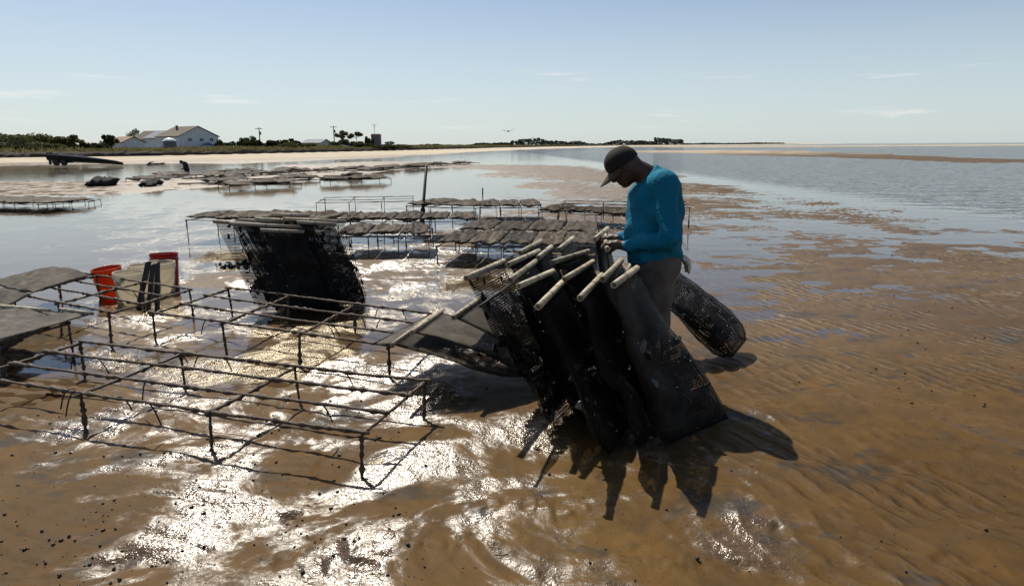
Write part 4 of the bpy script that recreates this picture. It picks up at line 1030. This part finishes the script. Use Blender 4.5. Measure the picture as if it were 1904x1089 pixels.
def marsh():
    rs = np.random.RandomState(4); V = []; Fc = []
    n = 26000; t = rs.uniform(-.95, .10, n); D = bank_D(t) * (1.0 + .9 * rs.rand(n) ** 2.0) + rs.rand(n) * 3
    keep = rs.rand(n) < np.clip(1.2 + t * 1.2, .25, 1)
    t = t[keep]; D = D[keep]; X = t * D; Z = zfun(X, D) - .05; k = len(X)
    h = rs.uniform(.35, .95, k) * (1 + .5 * fbm(X * .08, D * .08, 6, 2)); w = rs.uniform(.10, .30, k) * (D / 120); lean = rs.uniform(-.3, .3, k); a = rs.rand(k) * math.pi
    b = np.stack([X, D, Z], 1); s = np.stack([np.cos(a) * w, np.sin(a) * w, 0 * w], 1); top = b + np.stack([lean * h, rs.uniform(-.2, .2, k), h], 1)
    V = np.concatenate([b - s, b + s, top]); i = np.arange(k); Fc = np.stack([i, i + k, i + 2 * k], 1)
    o = obj('marsh_grass', (V, Fc.tolist()), M['marsh']); tag(o, 'olive and straw marsh grass along the top of the bank', 'grass', kind='stuff')
marsh()
def crown_mesh(seed, rx, rz, nleaf, leaf, clumps=14, flat=0.0, mat_='leaf0', gap=.5):
    rs = np.random.RandomState(seed); C = rs.randn(clumps, 3); C /= np.linalg.norm(C, axis=1)[:, None]; C *= rs.uniform(.35, .95, (clumps, 1)); C[:, 2] = np.abs(C[:, 2]) * 1.1 - .25
    R = rs.uniform(.22, .42, clumps) * (1.25 - gap * .5)
    k = rs.randint(0, clumps, nleaf); d = rs.randn(nleaf, 3); d /= np.linalg.norm(d, axis=1)[:, None]; P = C[k] + d * (R[k] * rs.rand(nleaf) ** .45)[:, None]
    P = P * np.array([rx, rx, rz]); P[:, 2] += rz * .35
    A = rs.randn(nleaf, 3); A /= np.linalg.norm(A, axis=1)[:, None]; Bv = np.cross(A, rs.randn(nleaf, 3)); Bv /= np.linalg.norm(Bv, axis=1)[:, None]; sz = leaf * rs.uniform(.5, 1.3, nleaf)[:, None]
    V = np.concatenate([P - A * sz, P + Bv * sz * .7, P + A * sz, P - Bv * sz * .7]); i = np.arange(nleaf); Fq = np.stack([i, i + nleaf, i + 2 * nleaf, i + 3 * nleaf], 1)
    me = mesh('crown', V, Fq.tolist()); me.materials.append(M[mat_]); return me, C * np.array([rx, rx, rz]) + np.array([0, 0, rz * .35])
def trunk_mesh(seed, h, r, targets):
    rs = random.Random(seed); mb = MB(); top = Vector((rs.uniform(-.1, .1) * h, 0, h))
    mb.add(tube([(0, 0, -.3), (rs.uniform(-.05, .05) * h, 0, h * .5), top], [r, r * .8, r * .55], 6))
    for c in targets[:7]:
        c = Vector(c) + Vector((0, 0, 0)); mid = top.lerp(c, .5) + Vector((0, 0, .1 * h)); mb.add(tube([top * .8, mid, c], [r * .45, r * .28, r * .1], 5))
    me = mesh('trunk', mb.V, mb.F, True); me.materials.append(M['bark']); return me
def tree(px, ytop, ybase, D, wpx, label, kind='leaf0', seed=0, nleaf=2200, leaf=.16, name='shrub_tree', cl=16, gap=.5, trunk=.35, group='trees and shrubs behind the beach', cat='tree'):
    b = atD(px, ybase, D); X = b.x; zb = land_z(X, D); zt = atD(px, ytop, D).z; h = max(.8, zt - zb); w = wpx * D / F0
    root = empty(name, (X, D, zb)); tag(root, label, cat, group)
    th = h * trunk; ch = h - th; me, C = crown_mesh(seed, w / 2 / .95, ch / 1.35 * .95, nleaf, leaf, cl, mat_=kind, gap=gap)
    o = link('crown', me, None, root); o.location = (0, 0, th + ch * .12)
    tm = trunk_mesh(seed, th + ch * .25, .05 * h ** .7 * .6, [c + np.array([0, 0, th + ch * .12]) for c in C]); link('trunk', tm, None, root)
    return root
TR = [
 (-40,246,290,118,150,'broad olive tree cut by the left frame edge','leaf0'),(38,245,290,112,120,'dense olive tree, second crown of the thicket from the left edge','leaf0'),(92,247,290,116,80,'rounded olive tree in the middle of the left thicket','leaf1'),
 (14,262,292,104,90,'lower bush in front of the left thicket, by the frame edge','leaf2'),(70,264,292,106,90,'lower bush in front of the middle of the left thicket','leaf0'),(122,250,290,112,56,'thin airy tree at the right end of the left thicket','leaf1'),(140,253,289,114,36,'spindly open tree just right of the left thicket','leaf1'),
 (165,263,288,116,22,'small dark rounded shrub left of the pointed cedar','leaf2'),(204,249,284,130,30,'pointed dark cedar left of the brown-roofed shed','leaf2'),(190,264,286,124,34,'low dark shrub at the foot of the pointed cedar','leaf2'),
 (252,242,270,215,44,'tree crown rising behind the brown roof','leaf1'),(408,258,276,190,14,'small shrub at the right corner of the white gabled house','leaf1'),
 (463,252,273,170,34,'ragged dark cedar left of the first utility pole','leaf2'),(478,253,273,172,18,'narrow dark cedar at the foot of the first utility pole','leaf2'),(508,256,273,168,24,'small spiky shrub right of the first utility pole','leaf2'),(535,264,274,165,40,'low brush mound between the poles','leaf1'),
 (575,266,275,170,36,'low green brush left of the small white house','leaf1'),(640,240,272,190,30,'open windswept tree right of the small white house','leaf1'),(664,240,272,192,28,'second open windswept tree, nearer the square tower','leaf1'),(640,260,276,180,50,'dense dark shrub in front of the windswept trees','leaf2'),(672,262,276,178,44,'dense dark shrub below the second windswept tree','leaf2'),
 (686,252,272,185,18,'slim shrub at the left of the square tower','leaf2'),(722,265,276,180,44,'dark brush mound right of the square tower','leaf2'),(752,269,277,200,40,'last low brush on the bank beyond the tower','leaf1'),
]
for i, (px, yt, yb, D, w, lab, kd) in enumerate(TR):
    air = 'airy' in lab or 'open' in lab
    tree(px, yt, yb, D, w, lab, kd, 700 + i, nleaf=int(min(3600, 500 + w * 34) * (.55 if air else 1)), leaf=.13 + .0006 * D, cl=9 if air else (22 if w > 60 else 14), gap=.95 if air else .35, trunk=.45 if air else .18, cat='shrub' if any(k in lab for k in ('shrub', 'bush', 'brush')) else 'tree')

def gable_house(root_name, loc, rz, W, L, eave, ridge, wall, roof, label, windows=(), cat='house', over=.35, door=None, group=None):
    """W: gable width (local x), L: length (local y), gable front faces local -y"""
    root = empty(root_name, loc, rz); tag(root, label, cat, group)
    w = W / 2; V = [(-w, 0, -.5), (w, 0, -.5), (w, 0, eave), (0, 0, ridge), (-w, 0, eave), (-w, L, -.5), (w, L, -.5), (w, L, eave), (0, L, ridge), (-w, L, eave)]
    obj('wall', (V, [(0, 1, 2, 3, 4), (9, 8, 7, 6, 5), (1, 6, 7, 2), (5, 0, 4, 9), (0, 5, 6, 1)]), M[wall], root)
    s = (ridge - eave) / w; mb = MB()
    for sg in (-1, 1):
        e = w + over; ez = eave - s * over; q = [(0, -over, ridge + .04), (sg * e, -over, ez + .04), (sg * e, L + over, ez + .04), (0, L + over, ridge + .04)]
        q2 = [(x, y, z + .16) for x, y, z in q]; mb.add((q + q2, [(3, 2, 1, 0), (4, 5, 6, 7), (0, 1, 5, 4), (1, 2, 6, 5), (2, 3, 7, 6), (3, 0, 4, 7)]))
    obj('roof', mb.vf, M[roof], root)
    for (x, z, ww, hh) in windows:
        wd = obj('window', box((x, -.03, z), (ww, .06, hh)), M['glass'], root)
        mb = MB()
        for bx in (-1, 1): mb.add(box((x + bx * (ww / 2 + .05), -.05, z), (.10, .10, hh + .2)))
        for bz in (-1, 1): mb.add(box((x, -.052, z + bz * (hh / 2 + .05)), (ww, .10, .10)))
        mb.add(box((x, -.07, z), (.06, .05, hh)))
        obj('frame', mb.vf, M['trim'], wd)
    if door: obj('door', box((door[0], -.04, door[1] / 2), (.95, .08, door[1])), M['trim'], root)
    return root
DH = 190.0
def hx(px, D=DH): return atD(px, 270, D).x
zl = 1.0
yaw = math.radians(22)
hm = gable_house('gabled_house', (hx(371), DH, zl), math.radians(54), 11.4, 11.5, 3.4, 6.0, 'siding', 'roof_brown', 'two-storey white gabled house with a row of three small windows', windows=((-2.6, 2.55, 1.0, .8), (.7, 2.55, 1.0, .8), (3.6, 2.55, 1.0, .8)))
cn = obj('chimney', box((-2.0, 7.0, 5.6), (.5, .5, 1.6)), M['concrete'], [c for c in hm.children if c.name.startswith('roof')][0])
pr = MB(); pr.add(([(.2, -1.6, 1.0), (1.9, -1.6, 1.75), (3.6, -1.6, 1.0), (.2, 0, 1.0), (1.9, 0, 1.75), (3.6, 0, 1.0)], [(0, 2, 1), (3, 4, 5), (0, 1, 4, 3), (1, 2, 5, 4), (0, 3, 5, 2)])); obj('porch_roof', pr.vf, M['blue_roof'], hm)
pw = MB(); pw.add(box((1.9, -.9, .4), (2.7, 1.1, 1.2))); obj('porch', pw.vf, M['trim'], hm)
gable_house('grey_house', (hx(306), DH + 5, zl), math.radians(50), 7.0, 10, 3.1, 5.0, 'siding', 'roof_grey', 'grey-roofed white house left of the tall gabled one', windows=((2.2, 1.4, 1.0, 1.2), (-1.6, 1.4, 1.0, 1.2)))
gable_house('brown_roofed_house', (hx(268), DH + 12, zl), math.radians(62), 7.5, 9.0, 2.8, 5.1, 'siding', 'roof_brown', 'long brown-roofed building at the back left of the houses')
gable_house('shed', (hx(249, 165), 165, .85), math.radians(56), 5.4, 6.2, 1.9, 3.1, 'siding', 'roof_tan', 'small white shed with a tan roof left of the houses', cat='shed', door=(1.2, 1.6))
tk = empty('storage_tank', (hx(316, 178), 178, .9)); tag(tk, 'squat grey tank with a white dome between the houses', 'tank')
obj('wall', lathe([(1.55, -.5), (1.55, 2.1), (1.60, 2.1), (1.60, 2.2), (.001, 2.2)], 20), M['concrete'], tk, False); obj('dome', lathe([(1.63, 2.2), (1.5, 2.5), (1.0, 2.85), (.5, 3.0), (.001, 3.05)], 20), M['dome'], tk, True)
gable_house('small_house', (hx(606, 215), 215, .9), math.radians(62), 4.5, 7.5, 1.7, 2.7, 'cream', 'roof_grey', 'small pale cottage half hidden by brush right of the poles', windows=((-1.0, 1.0, .7, .7), (1.0, 1.0, .7, .7)))
tw = empty('square_tower', (hx(700, 205), 205, .8)); tag(tw, 'grey blocky tower with an antenna on the bank', 'tower')
obj('wall', box((0, 0, 1.75), (2.5, 2.5, 4.0)), M['concrete'], tw); obj('rust_band', box((0, 0, 3.9), (2.62, 2.62, .3)), M['rust'], tw); rf = obj('roof', box((0, 0, 4.15), (2.3, 2.3, .22)), M['trim'], tw)
mb = MB(); mb.add(tube([(-.4, 0, 4.2), (-.4, 0, 7.0)], .06, 5)); mb.add(box((-.4, 0, 6.8), (1.5, .08, .08))); mb.add(box((-.4, 0, 6.3), (.7, .08, .08))); obj('antenna', mb.vf, M['pole'], rf)
def upole(px, ytop, D, label):
    b = atD(px, 270, D); zt = atD(px, ytop, D).z; root = empty('utility_pole', (b.x, D, .8)); tag(root, label, 'utility pole', 'utility poles along the bank'); h = zt - .8
    obj('post', tube([(0, 0, -.3), (0, 0, h)], [.16, .11], 6), M['pole'], root, True); obj('crossarm', box((0, -.13, h - .35), (1.9, .12, .14)), M['pole'], root); obj('transformer', lathe([(.001, 0), (.22, 0), (.22, .8), (.001, .8)], 10), M['concrete'], root).location = (.3, -.1, h - 1.9)
upole(484, 237, 185, 'utility pole above the dark cedars'); upole(622, 234, 195, 'utility pole beside the windswept trees')
rp = empty('ramp', (hx(660, 172), 172, 0)); tag(rp, 'pale wooden ramp running down the bank to the beach', 'ramp')
for sx in (-.8, .8): obj('rail', tube([(-3.2 + 0, sx, 1.9), (1.7, sx, .7)], .07, 5), M['trim'], rp)
obj('deck', box((-.7, 0, .85), (5.2, 1.5, .10), M=Matrix.Rotation(.22, 3, 'Y')), M['trim'], rp)
for px_ in (-2.6, -.4, 1.4): obj('post', tube([(px_, -.8, -.1), (px_, -.8, 1.7 - .25 * (px_ + 2.6))], .06, 5), M['trim'], rp)

# beached skiff on the sand
def skiff():
    D = 62.0; A = atD(95, 303, D); B = atD(232, 308, D); L = (B - A).length; c = (A + B) / 2; z0 = max(.10, gz(c.x, c.y))
    root = empty('beached_skiff', (c.x, D, z0), -.06); tag(root, 'dark beached skiff tapering to the right, propped up at its stern', 'boat')
    V = []; Fc = []; n = 15
    for i in range(n):
        t = i / (n - 1); x = (t - .5) * L; w = .85 * (1 - t ** 2.2) + .02; ks = .12 + .34 * (1 - t) ** .8; hh = ks + .46 * (1 - t) ** .55 + .05
        V += [(x, 0, ks - .12), (x, -w * .7, ks), (x, -w, hh), (x, -w * .9, hh - .01), (x, -w * .6, ks + .05), (x, w * .6, ks + .05), (x, w * .9, hh - .01), (x, w, hh), (x, w * .7, ks)]
    m = 9
    for i in range(n - 1):
        for j in range(m):
            j2 = (j + 1) % m; Fc.append((i * m + j, i * m + j2, (i + 1) * m + j2, (i + 1) * m + j))
    Fc.append(tuple(range(m))[::-1]); Fc.append(tuple((n - 1) * m + j for j in range(m)))
    obj('hull', (V, Fc), M['hull'], root); obj('gunwale', tube([(V[i * m + 2][0], V[i * m + 2][1] - .02, V[i * m + 2][2] + .02) for i in range(n)], .04, 5), M['steel'], root)
    obj('outboard_motor', (lambda b: b)(box((-L / 2 - .18, 0, .85), (.35, .4, .55))), M['hull'], root); obj('motor_shaft', box((-L / 2 - .22, 0, .40), (.14, .16, .7)), M['hull'], root)
    for x in (-L * .36, -L * .25):
        obj('wheel', (lambda q: ([(v[0] + x, v[2] - .75, v[1] + .26) for v in q[0]], q[1]))(lathe([(.001, -.1), (.27, -.1), (.29, 0), (.27, .1), (.001, .1)], 14)), M['rubber'], root)
    obj('cradle', box((-L * .3, -.5, .28), (L * .3, .1, .12)), M['wood'], root)
skiff()
def drift(px, py, D, L, label, seed):
    c = atD(px, py, D); z = gz(c.x, c.y); root = empty('driftwood', (c.x, D, z)); tag(root, label, 'driftwood'); rs = random.Random(seed)
    for k in range(5):
        a = Vector((rs.uniform(-L / 2, 0), rs.uniform(-.4, .4), rs.uniform(.0, .15))); b = a + Vector((rs.uniform(.4, .9) * L, rs.uniform(-.5, .5), rs.uniform(-.05, .35))); obj('branch', tube([a, a.lerp(b, .5) + Vector((0, 0, rs.uniform(-.05, .12))), b], [.10, .08, .03], 6), M['wood'], root, True)
drift(287, 302, 68, 1.6, 'small dark driftwood tangle on the beach below the houses', 2)

# far person stooping over the far racks
fp = copy_tree(person); fp.name = 'person'
pf = at(352, 317, 0.0); sc_ = 1.0
fp.location = (pf.x, pf.y, -.84); fp.rotation_euler = (0, -.16, .25); fp.scale = (1.0, 1.0, sc_)
tag(fp, 'tiny far person in dark clothes stooping waist-deep behind the far racks', 'person')
def recolour(o, m):
    for ch in o.children:
        if ch.type == 'MESH':
            ch.material_slots[0].link = 'OBJECT'; ch.material_slots[0].material = m
        recolour(ch, m)
recolour(fp, M['dark_cloth'])

# gull
g = atD(945, 244, 60); V = [(-.55, .0, .12), (-.25, -.08, .02), (0, -.10, .0), (.25, -.08, .05), (.62, 0, .20), (.25, .10, .05), (0, .14, .0), (-.25, .10, .02), (0, .0, .06), (0, .0, -.06)]
gb = empty('gull', g, .3); tag(gb, 'small gull gliding low over the far shore', 'bird')
obj('wing', ([V[0], V[1], V[2], V[6], V[7]] + [(x, y, z - .02) for x, y, z in (V[0], V[1], V[2], V[6], V[7])], [(0, 1, 2, 3, 4), (9, 8, 7, 6, 5), (0, 5, 6, 1), (1, 6, 7, 2), (3, 8, 9, 4), (4, 9, 5, 0), (2, 7, 8, 3)]), M['bird'], gb)
obj('wing', ([V[4], V[5], V[6], V[2], V[3]] + [(x, y, z - .02) for x, y, z in (V[4], V[5], V[6], V[2], V[3])], [(0, 1, 2, 3, 4), (9, 8, 7, 6, 5), (0, 5, 6, 1), (1, 6, 7, 2), (3, 8, 9, 4), (4, 9, 5, 0), (2, 7, 8, 3)]), M['bird'], gb)
obj('body', tube([(0, -.30, 0), (0, -.22, .01), (0, -.05, 0), (0, .15, 0), (0, .32, .0)], [.015, .05, .075, .06, .02], 8), M['bird'], gb, True)

# far wooded shoreline: reads as one mass
def treeline():
    rs = np.random.RandomState(12); n = 14000; t = rs.uniform(-1.1, .39, n); D = bank_D(t) * rs.uniform(1.3, 1.9, n); D = np.maximum(D, 330 + 900 * np.clip(t + .25, 0, 1))
    X = t * D; top = 4.5 + 3.5 * fbm(t * 25, t * 0 + 3, 14, 4); top = np.where((t > .205) & (t < .245), top + 7 * (D / 1200), top) * np.clip((.40 - t) / .12, .1, 1) * np.where(t < .0, .62, 1.0)
    Z = .6 + np.clip(top, 1, 30) * rs.rand(n) ** .7; s = rs.uniform(.8, 2.2, n) * D / 700
    A = rs.randn(n, 3); A /= np.linalg.norm(A, axis=1)[:, None]; Bv = np.cross(A, rs.randn(n, 3)); Bv /= np.linalg.norm(Bv, axis=1)[:, None]; P = np.stack([X, D, Z], 1); A[:, 2] *= .6; Bv[:, 2] *= .6
    V = np.concatenate([P - A * s[:, None], P + Bv * s[:, None], P + A * s[:, None], P - Bv * s[:, None]]); i = np.arange(n)
    o = obj('treeline', (V, np.stack([i, i + n, i + 2 * n, i + 3 * n], 1).tolist()), M['far_leaf']); tag(o, 'dark far treeline along the distant shore', 'treeline', kind='stuff')
treeline()
